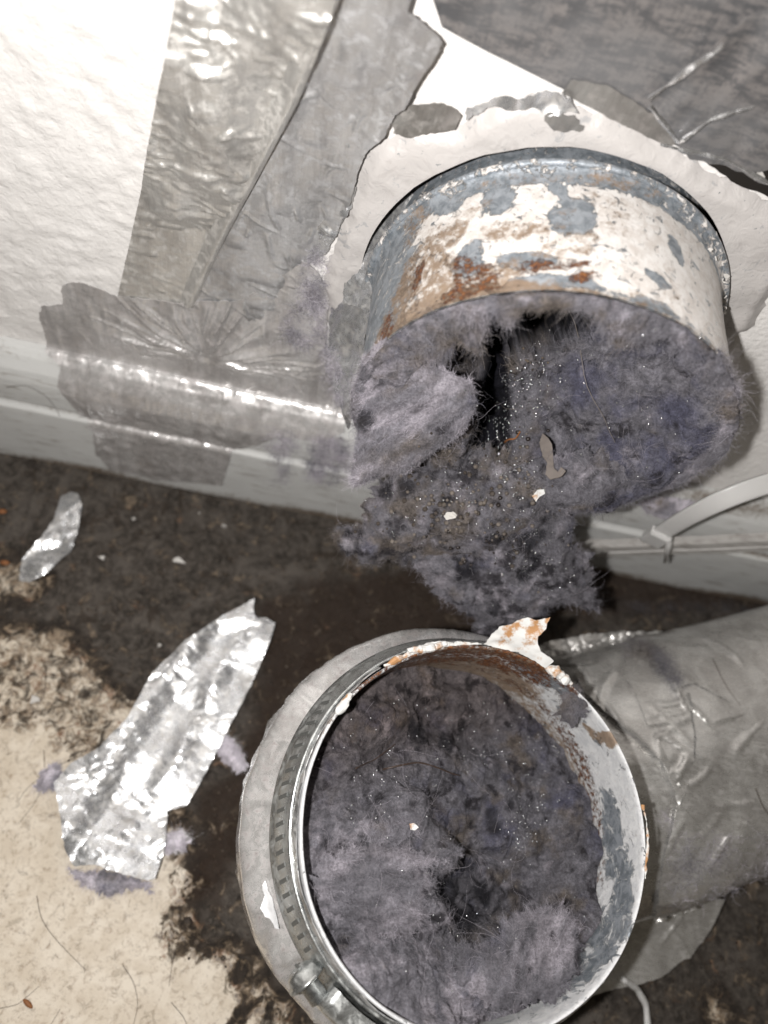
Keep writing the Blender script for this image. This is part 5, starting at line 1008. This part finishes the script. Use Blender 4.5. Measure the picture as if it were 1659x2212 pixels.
# bits
c0 = onfloor([(60, 2168)], .07)[0]; pth = c0+np.linspace(-.22, .22, 7)[:, None]*np.array([.85, -.5, 0]); o = obj('bark_bit', *tube(pth, np.array([.02, .06, .08, .085, .08, .06, .02]), 7), MAT['twig'], None, base=c0); tag(o, 'small reddish brown bark bit on clean floor at the lower left', 'debris')
for x, y, r, lb in ((612, 2012, .2, ''),): pass
c0 = onfloor([(612-0, 2000)], .1)[0]
c0 = onfloor([(612, 2300)], .1)[0]
v, f = ico(); c0 = onfloor([(611, 2000)], .1)[0]
c0 = onfloor([(405, 1990)], .12)[0]; V = v*np.array([.2, .17, .12])*(1+.25*fbm(v, 1.5, 2, 3))[:, None]+c0; o = obj('dirt_clod', V, f, MAT['grit'], None, base=c0); tag(o, 'round black dirt clod at the edge of the stain below the foil strip', 'debris')
for x, y, c_, lb in ((10, 1215, 'twig', 'rust red crumb at the left edge of the dark floor'), (5, 1105, 'twig', 'orange brown crumb under the baseboard at the left edge')):
    c0 = onfloor([(x, y)], .1)[0]; V = v*np.array([.22, .14, .1])*(1+.35*fbm(v, 1.6, 2, x))[:, None]+c0; o = obj('crumb', V, f, MAT[c_], None, base=c0); tag(o, lb, 'debris')
# loose grit over the dirt
n = 2600; px = g.uniform(-40, 1700, n*2); py = g.uniform(970, 2260, n*2); P = onfloor(np.stack([px, py], -1)); sq = np.max([sdist(P[:, :2], [tuple(p[:2]) for p in onfloor(c)]) for c in clean+half[:3]], 0); kp = (sq < .3) & (P[:, 1] < -1.2); P = P[kp][:n]
r = g.uniform(.015, .06, len(P))*np.where(g.random(len(P)) < .05, 2, 1); V = (P[:, None]+v[None]*r[:, None, None]*np.array([1, 1, .7])+np.array([0, 0, .02])).reshape(-1, 3); F = (f[None]+(np.arange(len(P))*len(v))[:, None, None]).reshape(-1, 3)
o = obj('floor_grit', V, F, MAT['grit'], None); tag(o, 'fine dark grit scattered over the stained floor', None, None, 'stuff')
# vinyl strip leaning at the wall, and the cable tie
b0 = on(1150, 1182, 1, -2.0); b1 = on(1760, 1160, 1, -2.0); dirv = unit(b1-b0); upv = unit(np.cross(dirv, [0, 1, 0])); upv = upv*(1 if upv[2] > 0 else -1)
sec = [(-.5, 0), (-.5, -.30), (-.46, -.34), (-.12, -.34), (-.09, -.28), (-.04, -.28), (-.01, -.34), (.42, -.34), (.5, -.27), (.5, 0)]
Ln = np.linalg.norm(b1-b0); n = 40; V = np.concatenate([b0+dirv*s+sum([upv*0], 0)+np.array([upv*u+np.array([0, w, 0]) for u, w in sec]) for s in np.linspace(0, Ln, n)])
V = V+np.array([0, 1, 0])*(.05*fbm(V, .5, 2, 3))[:, None]
F = [[i*10+j, i*10+(j+1) % 10, (i+1)*10+(j+1) % 10, (i+1)*10+j] for i in range(n-1) for j in range(10)]+[list(range(10))[::-1], list(range((n-1)*10, n*10))]
o = obj('vinyl_trim', V, F, MAT['trim'], None, base=b0, smooth_=False); tag(o, 'grooved grey vinyl trim strip leaning along the baseboard right of the hanging lint', 'trim')
tie = thing('cable_tie', 'translucent white nylon cable tie bowing from the grey trim up to the right edge', 'cable tie', on(1430, 1150, 1, -2.4))
kp = [(1400, 1172, 2.45), (1440, 1144, 2.7), (1490, 1114, 2.95), (1550, 1084, 3.0), (1610, 1060, 2.75), (1680, 1038, 2.3), (1780, 1012, 1.7)]
a = np.array([on(x, y, 1, -d) for x, y, d in kp]); tt = np.linspace(0, len(a)-1, 40); a = np.stack([np.interp(tt, range(len(a)), a[:, k]) for k in range(3)], -1)
for _ in range(12): a[1:-1] = (a[:-2]+2*a[1:-1]+a[2:])/4
T = unit(np.gradient(a, axis=0)); vw = unit(np.array([-.25, -.75, .65])); B = unit(np.cross(T, vw)); Nn = np.cross(B, T); V = []
for i in range(40): V += [a[i]+B[i]*w*.36+Nn[i]*h for w, h in ((-1, -.05), (-1, .05), (-.8, .07), (.8, .07), (1, .05), (1, -.05))]
F = [[i*6+j, i*6+(j+1) % 6, (i+1)*6+(j+1) % 6, (i+1)*6+j] for i in range(39) for j in range(6)]+[list(range(6))[::-1], list(range(39*6, 240))]
obj('strap', np.array(V), F, MAT['nylon'], tie)
c0 = on(1418, 1160, 1, -2.6); obj('head', *box(c0, T[2], B[2], Nn[2], .50, .42, .22, .06), MAT['nylon'], tie, smooth_=False)
c0 = on(1446, 1182, 1, -2.6); obj('tail', *tube(np.array([on(1446, 1150, 1, -2.6), on(1444, 1180, 1, -2.7), on(1436, 1215, 1, -2.7)]), np.array([.12, .14, .06]), 8), MAT['nylon'], tie)
# thin twisted pale strip at the lower right
a = np.array([on(x, y, 2, z) for x, y, z in ((1345, 2115, 1.6), (1375, 2135, .8), (1395, 2170, .4), (1400, 2230, .3), (1392, 2290, .3))]); a = np.stack([np.interp(np.linspace(0, 4, 20), range(5), a[:, k]) for k in range(3)], -1)
o = obj('plastic_shred', *tube(a, .13+.05*fbm(a, 1.5, 2, 3), 6), MAT['nylon'], None, base=a[10]); tag(o, 'thin twisted pale plastic shred on the dark floor below the duct at right', 'shred')
